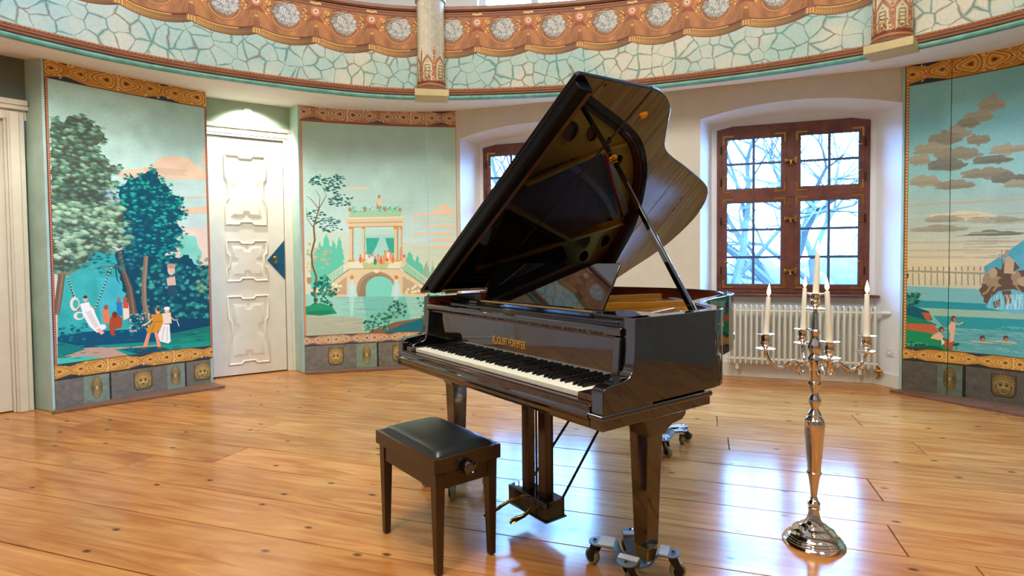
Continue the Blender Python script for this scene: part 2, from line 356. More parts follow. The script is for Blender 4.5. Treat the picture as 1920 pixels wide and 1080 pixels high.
# ------------------------------------------------------------- painted pictures (flat prints on the screens)
class Canvas:
    """a picture on the vertical sheet over floor points a..b, height h; draw with photo-pixel coordinates"""
    def __init__(s, w, h, pts3=None, b=None, H=None):
        s.w, s.h = w, h; s.A = np.zeros((h, w, 3), np.float32); s.a, s.H = pts3, H
        if pts3:
            _, s.o, s.R = arc_pts(*pts3); A_, C_ = np.array(pts3[0]), np.array(pts3[2])
            s.t0 = math.atan2(*(A_-s.o)[::-1]); s.t1 = math.atan2(*(C_-s.o)[::-1])
            if s.t1-s.t0 > PI: s.t1 -= 2*PI
            if s.t0-s.t1 > PI: s.t1 += 2*PI
    def m(s, p):
        if s.a is None: return p
        u, v = p; d = px_ray(u, v); A_ = d[:2] @ d[:2]; B_ = -2*(s.o @ d[:2]); C_ = s.o @ s.o-s.R**2
        t = (-B_+math.sqrt(max(0, B_*B_-4*A_*C_)))/(2*A_); P = d*t; P[2] += CAM_H
        th = math.atan2(P[1]-s.o[1], P[0]-s.o[0]); q = (th-s.t0)/(s.t1-s.t0)
        return (q*s.w, (1-P[2]/s.H)*s.h)
    def poly(s, pts, c, al=1., raw=False, soft=0):
        P = np.array(pts if raw else [s.m(p) for p in pts], float)
        x0, y0 = np.floor(P.min(0)).astype(int); x1, y1 = np.ceil(P.max(0)).astype(int)+1
        x0, y0, x1, y1 = max(0, x0), max(0, y0), min(s.w, x1), min(s.h, y1)
        if x1 <= x0 or y1 <= y0: return
        X = np.arange(x0, x1)+.5; Y = (np.arange(y0, y1)+.5)[:, None]
        ins = np.zeros((y1-y0, x1-x0), bool)
        for (ax, ay), (bx, by) in zip(P, np.roll(P, -1, 0)):
            if ay == by: continue
            cnd = (ay > Y) != (by > Y)
            ins ^= cnd & (X < (bx-ax)*(Y-ay)/(by-ay)+ax)
        R = s.A[y0:y1, x0:x1]; k = ins[..., None]*al
        R[:] = R*(1-k)+np.array(c, np.float32)*k
    def ell(s, c, rx, ry, col, al=1., rot=0, raw=False, n=20, jag=0):
        if not raw: (cx, cy) = s.m(c); ex = s.m((c[0]+rx, c[1])); ey = s.m((c[0], c[1]+ry)); rx = abs(ex[0]-cx); ry = abs(ey[1]-cy); c = (cx, cy)
        t = np.linspace(0, 2*PI, n, endpoint=False); k = 1+jag*RNG.uniform(-1, 1, n)
        x, y = rx*np.cos(t)*k, ry*np.sin(t)*k
        s.poly(np.c_[c[0]+x*math.cos(rot)-y*math.sin(rot), c[1]+x*math.sin(rot)+y*math.cos(rot)], col, al, True)
    def line(s, pts, wd, col, al=1., raw=False):
        P = [np.array(p if raw else s.m(p), float) for p in pts]
        W = wd if isinstance(wd, (list, tuple)) else [wd]*len(P)
        L, R = [], []
        for i, p in enumerate(P):
            t = P[min(i+1, len(P)-1)]-P[max(i-1, 0)]; l = np.hypot(*t)+1e-6; nn = np.array([-t[1], t[0]])/l*W[i]/2
            L.append(p+nn); R.append(p-nn)
        s.poly(L+R[::-1], col, al, True)
    def vgrad(s, stops):
        """stops: (photo y at mid x or fraction, colour)"""
        ys = np.array([q[0] for q in stops])*s.h; cs = np.array([q[1] for q in stops], float)
        yy = np.arange(s.h)
        s.A[:] = np.stack([np.interp(yy, ys, cs[:, k]) for k in range(3)], -1)[:, None]
    def leaf(s, x, y, r, col, n=7, sq=.75, rot=0):
        pts = []
        for i in range(n):
            a = rot+PI*(.08+.84*i/(n-1)) if n < 9 else rot+2*PI*i/n
            pts += [(x+r*math.cos(a)*RNG.uniform(.8, 1.1), y+r*sq*math.sin(a)), (x+r*.42*math.cos(a+PI/n/1.15), y+r*.42*sq*math.sin(a+PI/n/1.15))]
        if n < 9: pts.append((x, y-r*.12))
        s.poly(pts, col, 1, True)
    def cloud(s, x, y, rx, ry, col, al=.95, k=11):
        for i in range(k):
            t = RNG.uniform(-1, 1); q = 1-abs(t)**1.5
            s.ell((x+t*rx*.75, y-ry*.35*q*RNG.uniform(-.3, 1)), rx*RNG.uniform(.22, .42), ry*(.35+.55*q)*RNG.uniform(.6, 1.1), col, al, 0, False, 16, .10)
        s.ell((x, y+ry*.25), rx*.95, ry*.32, tuple(v*.93 for v in col), al*.9, 0, False, 24, .06)
    def blob(s, pts, seed=0, amp=5, col=(0, 0, 0), al=1.):
        """outline with leafy edge"""
        out = []
        for (ax, ay), (bx, by) in zip(pts, pts[1:]+pts[:1]):
            l = math.hypot(bx-ax, by-ay); k = max(1, int(l/5))
            for i in range(k):
                t = i/k; out.append((ax+(bx-ax)*t+RNG.uniform(-amp, amp), ay+(by-ay)*t+RNG.uniform(-amp, amp)))
        s.poly(out, col, al)
    def scatter(s, pts, num, r, cols, n=7, sq=.75, down=True):
        """leaf clusters inside an outline, drawn from the top down"""
        P = np.array(pts); lo, hi = P.min(0), P.max(0); got = []
        while len(got) < num:
            q = RNG.uniform(lo, hi); c = False
            for (ax, ay), (bx, by) in zip(P, np.roll(P, -1, 0)):
                if (ay > q[1]) != (by > q[1]) and q[0] < (bx-ax)*(q[1]-ay)/(by-ay)+ax: c = not c
            if c: got.append(q)
        got.sort(key=lambda q: q[1])
        for q in got:
            x, y = s.m(q); s.leaf(x, y, r*RNG.uniform(.7, 1.25), cols[RNG.integers(len(cols))], n, sq, RNG.uniform(-.3, .3))
    def noise(s, amp, cell=24, x0=0, x1=None, y0=0, y1=None):
        x1 = x1 or s.w; y1 = y1 or s.h; h, w = y1-y0, x1-x0
        g = RNG.normal(0, amp, (h//cell+2, w//cell+2)); yy = np.linspace(0, g.shape[0]-1.001, h); xx = np.linspace(0, g.shape[1]-1.001, w)
        iy, ix = yy.astype(int), xx.astype(int); fy, fx = (yy-iy)[:, None], (xx-ix)[None]
        G = (g[iy][:, ix]*(1-fy)*(1-fx)+g[iy+1][:, ix]*fy*(1-fx)+g[iy][:, ix+1]*(1-fy)*fx+g[iy+1][:, ix+1]*fy*fx)
        s.A[y0:y1, x0:x1] += (G+RNG.normal(0, amp*.5, (h, w)))[..., None]
    def frieze(s, y0, y1, cols, unit=None):
        """scroll border between rows y0..y1"""
        bgc, gold, lite, dark, blue = cols
        s.poly([(0, y0), (s.w, y0), (s.w, y1), (0, y1)], dark, 1, True)
        h = y1-y0; e = h*.05
        s.poly([(0, y0+e), (s.w, y0+e), (s.w, y1-e), (0, y1-e)], bgc, 1, True)
        u = unit or h*4.2; cy = (y0+y1)/2; k = 0; x = -u*.3
        while x < s.w+u:
            s.poly([(x+u*.30, y0+e), (x+u*.70, y0+e), (x+u*.5, cy-h*.26)], blue, 1, True)
            s.poly([(x+u*.30, y1-e), (x+u*.70, y1-e), (x+u*.5, cy+h*.26)], blue, 1, True)
            for i_ in range(34): s.ell((x+RNG.uniform(0, u), cy+RNG.uniform(-.38, .38)*h), h*RNG.uniform(.04, .10), h*RNG.uniform(.03, .07), lite if i_ % 2 else gold, 1, RNG.uniform(0, 3), True, 8)
            for sx, c0, r in ((1, .36, .34), (-1, .64, .34), (1, .22, .32), (-1, .78, .32), (-1, 0, .42), (1, 0, .42)):
                cx = x+u*c0 if c0 else x+sx*h*.42
                tip = cx+sx*h*r*1.9
                for q, cc in ((1.0, dark), (.93, lite), (.80, bgc), (.58, gold), (.50, lite), (.40, bgc), (.2, dark)):
                    rr = h*r*q
                    P = [(cx-sx*rr*.2+rr*sx*1.75*(math.cos(t)**3 if math.cos(t) > 0 else 0)+min(0, 0)-sx*rr*.75*(abs(math.cos(t)) if math.cos(t) < 0 else 0), cy+rr*math.sin(t)) for t in np.linspace(0, 2*PI, 22, endpoint=False)]
                    s.poly(P, cc, 1, True)
            for j in range(7): s.ell((x+h*.05, cy+(j-3)*h*.12), h*.07, h*.045, lite, 1, 0, True, 8)
            x += u
    def rope(s, x, y0, y1, wd, c1, c2):
        s.poly([(x, y0), (x+wd, y0), (x+wd, y1), (x, y1)], c1, 1, True)
        y = y0
        while y < y1: s.ell((x+wd/2, y), wd*.38, wd*.42, c2, 1, 0, True, 7); y += wd*1.1
    def lion(s, cx, cy, r):
        g1, g2, g3 = (168, 138, 76), (112, 92, 52), (58, 50, 36)
        s.poly([(cx-r, cy-r*1.05), (cx+r, cy-r*1.05), (cx+r, cy+r*.75), (cx+r*.7, cy+r*1.1), (cx-r*.7, cy+r*1.1), (cx-r, cy+r*.75)], g3, 1, True)
        s.poly([(cx-r*.92, cy-r), (cx+r*.92, cy-r), (cx+r*.92, cy+r*.72), (cx+r*.65, cy+r), (cx-r*.65, cy+r), (cx-r*.92, cy+r*.72)], g2, 1, True)
        for i in range(13):
            a = PI+PI*i/12; s.line([(cx+r*.45*math.cos(a), cy-r*.15+r*.45*math.sin(a)), (cx+r*.92*math.cos(a), cy-r*.1+r*.95*math.sin(a))], max(1.5, r*.09), g1, 1, True)
        s.ell((cx, cy+r*.12), r*.55, r*.7, g1, 1, 0, True)
        for sx in (-1, 1):
            s.ell((cx+sx*r*.24, cy-r*.02), r*.15, r*.09, g3, 1, 0, True, 10); s.ell((cx+sx*r*.26, cy-r*.2), r*.2, r*.06, g2, 1, sx*.3, True, 10)
            s.ell((cx+sx*r*.28, cy+r*.5), r*.2, r*.16, (140, 116, 64), 1, 0, True, 10)
            s.line([(cx+sx*r*.62, cy-r*.3), (cx+sx*r*.78, cy+r*.2), (cx+sx*r*.6, cy+r*.7)], r*.1, g1, 1, True)
        s.poly([(cx-r*.1, cy), (cx+r*.1, cy), (cx+r*.16, cy+r*.38), (cx-r*.16, cy+r*.38)], (186, 156, 90), 1, True)
        s.ell((cx, cy+r*.4), r*.14, r*.07, g3, 1, 0, True, 10); s.ell((cx, cy+r*.62), r*.22, r*.05, g3, 1, 0, True, 10)
    def oval(s, cx, cy, rx, ry):
        s.ell((cx, cy), rx, ry, (52, 46, 34), 1, 0, True, 30)
        for i in range(26):
            a = 2*PI*i/26; s.line([(cx+rx*.2*math.cos(a), cy+ry*.15*math.sin(a)), (cx+rx*.97*math.cos(a), cy+ry*.97*math.sin(a))], [.8, max(1.5, rx*.16)], (164, 138, 80), 1, True)
        s.ell((cx, cy), rx*.26, ry*.16, (178, 150, 88), 1, 0, True, 12)
GOLD = ((178, 124, 46), (192, 142, 66), (208, 170, 104), (84, 54, 26), (38, 56, 76))
COPPER = ((160, 118, 84), (190, 148, 110), (216, 188, 152), (92, 64, 46), (70, 72, 78))
PTS1 = ((-3.839, 4.781), (-3.50, 5.27), (-3.043, 5.788)); PTS2 = ((-2.295, 6.30), (-1.50, 6.56), (-.62, 6.69)); PTS3 = ((3.573, 5.227), (4.21, 4.53), (4.60, 3.60))
SKYT, SKYM = (150, 182, 168), (172, 196, 188)

def dado(c, yd, panels, ovals, lions, lines):
    """stone plinth band from row yd down; x in sheet fractions"""
    w, h = c.w, c.h
    c.poly([(0, yd), (w, yd), (w, h), (0, h)], (104, 98, 84), 1, True)
    for a, b_ in panels: c.poly([(a*w, yd), (b_*w, yd), (b_*w, h), (a*w, h)], (112, 124, 104), 1, True)
    for l in lines: c.poly([(l*w, yd), (l*w+w*.012, yd), (l*w+w*.012, h), (l*w, h)], (46, 42, 36), 1, True)
    c.noise(5, 14, 0, w, int(yd), h); c.noise(3, 4, 0, w, int(yd), h)
    mid = (yd+h)/2-(h-yd)*.04; r = (h-yd)*.33
    for o in ovals: c.oval(o*w, mid, r*.52, r*1.12)
    for l in lions: c.lion(l*w, mid, r*.92)
    c.poly([(0, yd-2), (w, yd-2), (w, yd+3), (0, yd+3)], (60, 44, 30), 1, True)

def paint_swing():
    c = Canvas(640, 1440, PTS1, None, 2.96)
    c.vgrad([(0, (146, 176, 162)), (.15, (150, 182, 168)), (.42, (170, 196, 188)), (.55, (186, 186, 170)), (.75, (196, 172, 146)), (1, (190, 170, 150))])
    c.noise(3, 60); c.noise(1.5, 8)
    tan = (198, 172, 142)
    c.poly([(290, 300), (315, 292), (345, 296), (360, 318), (398, 325), (398, 338), (330, 336), (250, 338), (215, 325), (240, 318), (300, 314)], tan)
    c.cloud(330, 318, 60, 20, tan); c.cloud(260, 330, 40, 9, tan)
    for p in ((388, 288, 9, 11), (386, 302, 8, 8), (372, 328, 25, 10), (340, 305, 22, 12)): c.ell(p[:2], p[2], p[3], tan, jag=.08)
    c.ell((390, 360), 10, 3, tan); c.poly([(300, 395), (398, 385), (398, 400), (340, 402)], tan); c.poly([(320, 372), (398, 366), (398, 372)], tan, .7)
    c.poly([(330, 430), (398, 425), (398, 500), (330, 500)], (206, 182, 158), .8)
    # far tree
    c.blob([(335, 445), (350, 438), (366, 446), (376, 470), (374, 505), (340, 510)], 0, 3, (112, 182, 160))
    # turquoise clearing
    c.poly([(108, 470), (250, 470), (260, 600), (240, 640), (108, 650)], (46, 150, 140)); c.poly([(180, 520), (235, 520), (235, 600), (190, 610)], (70, 170, 178), .7)
    c.ell((150, 540), 40, 60, (60, 160, 148), .6); c.noise(4, 40)
    # right thicket
    c.blob([(215, 470), (280, 470), (320, 480), (352, 480), (372, 500), (398, 500), (398, 640), (300, 640), (255, 640), (235, 560)], 0, 4, (8, 62, 78))
    c.poly([(240, 340), (262, 330), (290, 480), (235, 470)], (6, 66, 88))
    RT = [(215, 345), (232, 332), (240, 318), (252, 338), (262, 322), (285, 306), (300, 318), (306, 335), (322, 342), (328, 350), (322, 365), (345, 362), (352, 372), (345, 388), (356, 398), (352, 410), (340, 418), (352, 430), (348, 445), (335, 452), (346, 462), (330, 480), (300, 490), (262, 480), (232, 470), (215, 440)]
    RI = [(280+(x-280)*.86, 400+(y-400)*.9) for x, y in RT]; c.blob(RI, 0, 4, (4, 64, 82)); c.scatter(RT, 300, 13, [(4, 70, 80), (6, 84, 90)], 6, .9); c.scatter(RT, 280, 13, [(26, 146, 122), (10, 110, 102), (40, 162, 134), (14, 124, 116)], 6, .9)
    c.scatter([(225, 400), (262, 400), (262, 480), (225, 470)], 26, 13, [(6, 70, 94), (10, 82, 100)], 6)
    c.scatter([(255, 500), (330, 490), (395, 510), (396, 610), (330, 600), (262, 590)], 190, 15, [(40, 128, 112), (20, 100, 98), (64, 150, 126), (12, 84, 92)], 9, .8)
    c.scatter([(365, 480), (397, 470), (397, 560), (370, 560)], 40, 14, [(120, 150, 110), (60, 120, 100)], 9, .8)
    # trunks
    for P, wd, cc in (([(224, 470), (232, 510), (243, 540), (250, 590)], [16, 18, 24, 34], (92, 76, 58)), ([(274, 480), (270, 530), (271, 570), (279, 602)], [18, 20, 20, 26], (120, 100, 74)),
                      ([(102, 500), (116, 515), (112, 545), (106, 590)], [16, 26, 26, 20], (104, 84, 58)), ([(104, 512), (128, 512), (142, 508)], [10, 12, 6], (120, 94, 64)), ([(232, 500), (212, 500), (190, 500)], [9, 6, 4], (96, 80, 60))):
        c.line(P, wd, cc); c.line([(p[0]+1.5, p[1]) for p in P], [q*.25 for q in (wd if isinstance(wd, list) else [wd]*9)], tuple(x+26 for x in cc))
    # big chestnut on the left
    CH = [(98, 217), (108, 216), (122, 228), (135, 215), (160, 213), (176, 222), (184, 232), (197, 238), (206, 252), (200, 262), (190, 272), (196, 280), (188, 285), (205, 290), (214, 303), (230, 310), (228, 320), (218, 330), (222, 345), (214, 360), (222, 380), (240, 390), (248, 405), (240, 420), (252, 450), (245, 465), (225, 462), (205, 478), (180, 470), (165, 500), (130, 508), (98, 512)]
    CI = [(98+(x-98)*.93-3, 225+(y-225)*.985+4) for x, y in CH]; c.blob(CI, 0, 3, (70, 74, 60)); c.blob([(100, 235), (170, 240), (190, 300), (205, 340), (190, 380), (110, 380)], 0, 5, (62, 66, 54)); c.scatter(CH, 420, 17, [(62, 92, 78), (78, 108, 90), (54, 78, 66)], 7, .95)
    c.scatter(CH, 300, 17, [(108, 146, 118), (84, 122, 98), (70, 104, 84), (128, 164, 134)], 7, .95)
    c.scatter([(98, 380), (220, 370), (245, 410), (240, 455), (180, 465), (98, 500)], 120, 21, [(142, 172, 138), (118, 152, 120), (160, 186, 150)], 7, .95)
    c.scatter([(180, 350), (215, 350), (230, 380), (190, 385)], 20, 15, [(150, 168, 176), (110, 128, 140)], 7, .72)
    c.scatter([(150, 478), (262, 470), (262, 500), (200, 512), (150, 505)], 60, 16, [(14, 84, 92), (30, 110, 108), (60, 130, 118)], 7, .72)
    # ground
    c.poly([(108, 632), (160, 622), (240, 618), (398, 600), (398, 680), (108, 690)], (8, 72, 94))
    c.poly([(300, 600), (398, 596), (398, 640), (330, 635)], (10, 60, 80)); c.poly([(108, 655), (200, 650), (398, 640), (398, 672), (108, 710)], (172, 142, 120))
    c.poly([(108, 640), (145, 648), (160, 655), (108, 672)], (20, 112, 100)); c.poly([(175, 648), (300, 640), (398, 622), (398, 636), (280, 648), (200, 652)], (24, 130, 110))
    c.poly([(215, 655), (300, 648), (398, 630), (398, 668), (330, 668), (245, 668)], (22, 138, 116)); c.poly([(225, 655), (300, 650), (320, 655), (260, 664)], (8, 74, 92))
    c.poly([(290, 632), (398, 610), (398, 640), (300, 648)], (24, 120, 96), .8)
    c.poly([(108, 672), (160, 668), (225, 674), (218, 684), (108, 694)], (60, 178, 150))
    for i in range(60): c.ell((RNG.uniform(110, 396), RNG.uniform(620, 680)), RNG.uniform(3, 14), RNG.uniform(.5, 1.6), [(10, 66, 84), (40, 150, 124), (96, 80, 64)][RNG.integers(3)], .5)
    c.scatter([(110, 615), (165, 600), (160, 640), (110, 640)], 30, 10, [(8, 76, 90), (20, 110, 104)], 9)
    # swing and figures
    c.line([(127, 520), (138, 555), (155, 597)], 5, (50, 70, 60)); c.line([(208, 502), (192, 545), (175, 588)], 5, (50, 70, 60))
    for k in range(16):
        t = k/15
        for P, Q in (((127, 520), (155, 597)), ((208, 502), (175, 588))): c.ell((P[0]+(Q[0]-P[0])*t, P[1]+(Q[1]-P[1])*t), 1.3, 1.3, (190, 200, 170))
    c.line([(216, 500), (220, 525), (232, 540), (225, 510)], 5, (30, 60, 60))
    for e in ((140, 570, 9, 13), (148, 592, 10, 8)):
        c.ell(e[:2], e[2], e[3], (206, 196, 176)); c.ell((e[0]+2, e[1]), e[2]*.6, e[3]*.65, (60, 160, 150))
    c.poly([(150, 570), (166, 566), (176, 582), (185, 602), (194, 618), (182, 624), (168, 612), (156, 592)], (226, 218, 200))
    c.poly([(160, 585), (170, 582), (186, 612), (178, 616)], (196, 186, 172), .8); c.ell((160, 561), 4, 5, (206, 160, 130)); c.ell((160, 557), 4, 3, (70, 44, 30))
    c.poly([(180, 618), (188, 615), (196, 624), (190, 628)], (214, 160, 130)); c.ell((193, 613), 6, 5, (226, 222, 214))
    c.line([(168, 572), (178, 582)], 5, (214, 166, 136)); c.line([(150, 572), (142, 582)], 5, (214, 166, 136))
    c.poly([(192, 580), (204, 580), (206, 604), (194, 606)], (206, 112, 68)); c.ell((199, 576), 4, 5, (150, 74, 44))
    c.poly([(207, 595), (220, 588), (230, 598), (228, 614), (214, 618), (216, 630), (208, 628), (204, 612)], (156, 66, 34)); c.ell((215, 590), 5, 6, (110, 46, 28))
    c.poly([(218, 566), (228, 566), (230, 592), (220, 592)], (30, 112, 160)); c.ell((223, 562), 3.5, 4.5, (150, 90, 60))
    c.poly([(230, 570), (241, 568), (243, 596), (232, 600)], (222, 196, 168)); c.poly([(230, 566), (242, 566), (240, 578), (231, 578)], (190, 70, 50)); c.ell((235, 561), 4, 5, (150, 80, 56))
    c.scatter([(240, 590), (278, 584), (282, 620), (242, 624)], 70, 8, [(40, 130, 120), (14, 90, 98)], 9)
    for i in range(40): c.ell((RNG.uniform(240, 282), RNG.uniform(586, 622)), 1.4, 1.4, (226, 164, 150))
    # striding pair
    c.poly([(278, 618), (284, 618), (276, 650), (268, 650)], (214, 136, 104)); c.poly([(288, 618), (294, 618), (302, 650), (296, 652)], (214, 136, 104))
    c.ell((271, 653), 5, 2, (130, 66, 44)); c.ell((300, 652), 5, 2, (130, 66, 44))
    c.poly([(302, 608), (318, 608), (320, 640), (316, 644), (300, 640), (296, 628)], (224, 216, 196)); c.line([(308, 612), (304, 638)], 3, (170, 164, 150)); c.line([(314, 612), (313, 640)], 3, (180, 172, 156))
    c.poly([(303, 588), (320, 586), (322, 606), (304, 608)], (226, 192, 164)); c.ell((313, 582), 4.5, 6, (222, 166, 136)); c.ell((313, 578), 6, 3, (226, 216, 206))
    c.line([(318, 592), (326, 600), (334, 600)], 5, (220, 166, 138)); c.line([(332, 602), (336, 612)], 3, (200, 220, 210))
    c.poly([(283, 590), (304, 588), (306, 604), (300, 620), (278, 626), (274, 618), (286, 604)], (190, 130, 34)); c.line([(284, 604), (303, 603)], 3, (150, 92, 24)); c.line([(290, 606), (284, 622)], 3, (150, 98, 26))
    c.ell((296, 583), 4.5, 6, (214, 150, 120)); c.ell((298, 580), 4.5, 4, (86, 50, 32)); c.line([(286, 598), (276, 606), (266, 611)], 6, (222, 164, 136))
    # bust
    c.poly([(312, 522), (328, 518), (330, 534), (314, 536)], (196, 160, 140)); c.ell((321, 506), 7, 10, (200, 164, 142)); c.ell((321, 499), 8, 5, (168, 132, 112)); c.poly([(315, 536), (328, 535), (326, 555), (316, 555)], (40, 66, 76))
    c.noise(2.2, 3)
    h = c.h; H = 2.96
    c.frieze(0, h*.062, GOLD)
    ybt = h*(1-.395/H); ydd = h*(1-.262/H)
    c.frieze(ybt, ydd, GOLD)
    c.rope(0, h*.062, ybt, 9, (110, 60, 44), (176, 120, 90)); c.rope(c.w-9, h*.062, ybt, 9, (110, 60, 44), (176, 120, 90))
    dado(c, ydd, [(.16, .31), (.68, .80)], [.235, .735], [.52, .925], [.31, .80])
    return c.A

def paint_pavilion():
    c = Canvas(900, 1400, PTS2, None, 2.96)
    c.vgrad([(0, (150, 180, 166)), (.3, (156, 186, 172)), (.5, (176, 198, 188)), (.62, (200, 190, 164)), (.75, (196, 184, 158)), (1, (150, 180, 164))])
    c.noise(3, 70); c.noise(1.4, 6)
    for y in (260, 315, 375): c.line([(570, y), (850, y+4)], 2, (138, 166, 152), .5)
    for x in (655, 720, 770): c.line([(x, 215), (x, 400)], 2, (140, 168, 154), .5)
    tan = (202, 180, 148)
    for y, x0, x1, h_ in ((352, 640, 690, 3), (392, 805, 850, 8), (400, 770, 853, 5), (412, 760, 853, 2), (422, 790, 853, 4), (436, 770, 853, 4), (448, 800, 853, 5), (462, 770, 853, 4), (470, 600, 650, 8), (385, 815, 840, 5)):
        c.poly([(x0, y+h_), (x0+10, y), (x1, y-h_*.5), (x1, y+h_)], tan, .9)
    for y in (405, 418, 430, 443, 456, 468, 480): c.line([(775, y), (853, y-2)], 3, (160, 184, 176), .8)
    # distance
    c.poly([(572, 440), (610, 430), (853, 470), (853, 560), (572, 560)], (176, 190, 160), .6)
    for x, y0, w_ in ((600, 450, 9), (612, 438, 8), (625, 448, 10), (636, 444, 8), (590, 470, 8), (768, 470, 12), (782, 480, 12), (800, 488, 8), (812, 486, 5), (822, 492, 5), (832, 484, 5), (845, 490, 6)):
        c.blob([(x, y0), (x+w_, y0+26), (x+w_, 540), (x-w_, 540), (x-w_, y0+26)], 0, 2, (86, 176, 146) if x < 790 else (132, 164, 132))
    c.scatter([(575, 455), (622, 470), (620, 505), (575, 510)], 60, 11, [(190, 160, 110), (150, 160, 110), (120, 160, 130)], 9)
    # water
    c.poly([(572, 552), (853, 548), (853, 640), (572, 640)], (134, 184, 166)); c.poly([(572, 590), (680, 596), (680, 640), (572, 640)], (156, 160, 134))
    for i in range(260):
        x, y = RNG.uniform(572, 850), RNG.uniform(556, 638); c.line([(x, y), (x+RNG.uniform(8, 40), y)], RNG.uniform(1, 2.4), [(176, 170, 140), (96, 160, 146), (110, 120, 100), (160, 200, 184)][RNG.integers(4)], .6)
    c.poly([(680, 556), (760, 556), (770, 600), (690, 610)], (84, 164, 146), .55)
    # stone
    st, sd, sl = (196, 178, 138), (150, 128, 94), (220, 206, 168)
    c.poly([(612, 556), (612, 540), (655, 505), (655, 490), (748, 490), (750, 505), (802, 540), (802, 556)], st)
    c.poly([(618, 544), (650, 518), (650, 552), (618, 552)], sd, .6); c.poly([(755, 518), (798, 544), (798, 552), (755, 550)], sd, .6)
    for i in range(12): c.ell((RNG.uniform(620, 648), RNG.uniform(532, 548)), 3, 2.4, sl, .8); c.ell((RNG.uniform(758, 792), RNG.uniform(534, 548)), 3, 2.4, sl, .8)
    for (x0, y0, x1, y1) in ((612, 532, 655, 497), (750, 497, 802, 532)):
        c.line([(x0, y0-12), (x1, y1-8)], 6, st); c.line([(x0, y0+3), (x1, y1+8)], 6, sd)
        for k in range(14):
            t = (k+.5)/14; x = x0+(x1-x0)*t; y = y0+(y1-y0)*t; c.line([(x, y-9), (x, y+5)], 4, sl)
    AR = [(670, 556)]+[(706+30*math.cos(t), 540-26*math.sin(t)) for t in np.linspace(PI, 0, 18)]+[(740, 556)]
    c.poly([(664, 556)]+[(706+37*math.cos(t), 541-32*math.sin(t)) for t in np.linspace(PI, 0, 18)]+[(748, 556)], sd); c.poly(AR, (134, 116, 86)); c.poly([(686, 556)]+[(712+26*math.cos(t), 540-22*math.sin(t)) for t in np.linspace(PI, 0, 16)]+[(738, 556)], (112, 190, 166))
    c.ell((706, 508), 5, 4, sl)
    for x in (660, 743):
        c.ell((x, 520), 4, 4, (200, 120, 50)); c.poly([(x-3, 524), (x+3, 524), (x+11, 556), (x-10, 556)], (160, 206, 190)); c.line([(x, 524), (x, 556)], 5, (216, 232, 220), .8)
        for i in range(12): c.line([(x+RNG.uniform(-8, 8), 535), (x+RNG.uniform(-9, 9), 556)], 1.5, (226, 236, 226), .7)
        c.poly([(x-5, 556), (x+5, 556), (x+2, 592), (x-3, 592)], (176, 210, 196), .5)
    c.poly([(655, 488), (750, 488), (750, 505), (655, 505)], sl); c.line([(655, 504), (750, 504)], 4, sd)
    c.poly([(678, 492), (730, 492), (726, 503), (682, 503)], (160, 176, 120)); c.line([(680, 494), (704, 500), (728, 494)], 3, (198, 170, 90))
    # interior, curtains, company
    c.poly([(660, 430), (745, 430), (745, 490), (660, 490)], (168, 196, 178)); c.poly([(684, 440), (742, 440), (742, 488), (684, 488)], (150, 190, 176))
    c.poly([(686, 446), (712, 446), (706, 462), (696, 478), (688, 476)], (56, 158, 134)); c.poly([(722, 446), (740, 446), (740, 476), (732, 474), (726, 460)], (56, 158, 134))
    for k in range(5): c.line([(690+k*4, 447), (689+k*2.5, 476)], 2, (30, 120, 104), .7); c.line([(725+k*3.4, 447), (731+k*2, 474)], 2, (30, 120, 104), .7)
    for x, y in [(676+k*5.5, 480+RNG.uniform(-4, 5)) for k in range(12)]+[(681, 474), (722, 474), (728, 473), (733, 476)]:
        c.ell((x, y+6), 3, 6, [(206, 140, 96), (224, 206, 180), (196, 96, 60), (60, 120, 110), (214, 176, 130)][RNG.integers(5)]); c.ell((x, y-2), 2, 2.6, (190, 120, 84))
    for x, w_, y1 in ((659, 8, 490), (743, 8, 490), (682, 5, 488), (752, 4, 488)):
        c.poly([(x-w_/2, 426), (x+w_/2, 426), (x+w_/2, y1), (x-w_/2, y1)], st); c.poly([(x+w_*.15, 426), (x+w_/2, 426), (x+w_/2, y1), (x+w_*.15, y1)], sd, .8)
        c.poly([(x-w_*.7, 424), (x+w_*.7, 424), (x+w_*.6, 430), (x-w_*.6, 430)], (206, 130, 66)); c.poly([(x-w_*.8, y1-3), (x+w_*.8, y1-3), (x+w_*.8, y1+1), (x-w_*.8, y1+1)], (206, 140, 76))
    for k in range(4): c.line([(664+k*20, 430), (674+k*20, 438), (684+k*20, 430)], 3, (150, 200, 176))
    c.poly([(650, 406), (756, 404), (758, 410), (752, 424), (655, 426), (648, 412)], st); c.line([(650, 409), (757, 407)], 7, sl); c.line([(653, 418), (754, 416)], 5, sd, .7); c.line([(655, 426), (752, 424)], 4, sd)
    c.poly([(655, 395), (752, 393), (752, 406), (655, 408)], (150, 184, 150))
    for k in range(24): c.line([(656+k*4, 396), (660+k*4, 406)], 1.5, (206, 200, 160)); c.line([(660+k*4, 396), (656+k*4, 406)], 1.5, (110, 140, 110))
    c.scatter([(655, 388), (750, 386), (750, 396), (655, 398)], 60, 8, [(70, 160, 120), (100, 180, 140)], 9)
    for x in (656, 684, 722, 750): c.ell((x, 393), 3, 4, sd)
    c.poly([(706, 392), (715, 392), (714, 372), (707, 372)], sd); c.ell((711, 377), 4, 10, st); c.ell((711, 369), 2.6, 3.4, sd)
    c.ell((758, 490), 3.5, 9, (214, 176, 130)); c.ell((758, 480), 2.6, 3, (170, 110, 80)); c.ell((752, 476), 3, 14, (190, 130, 90), .7)
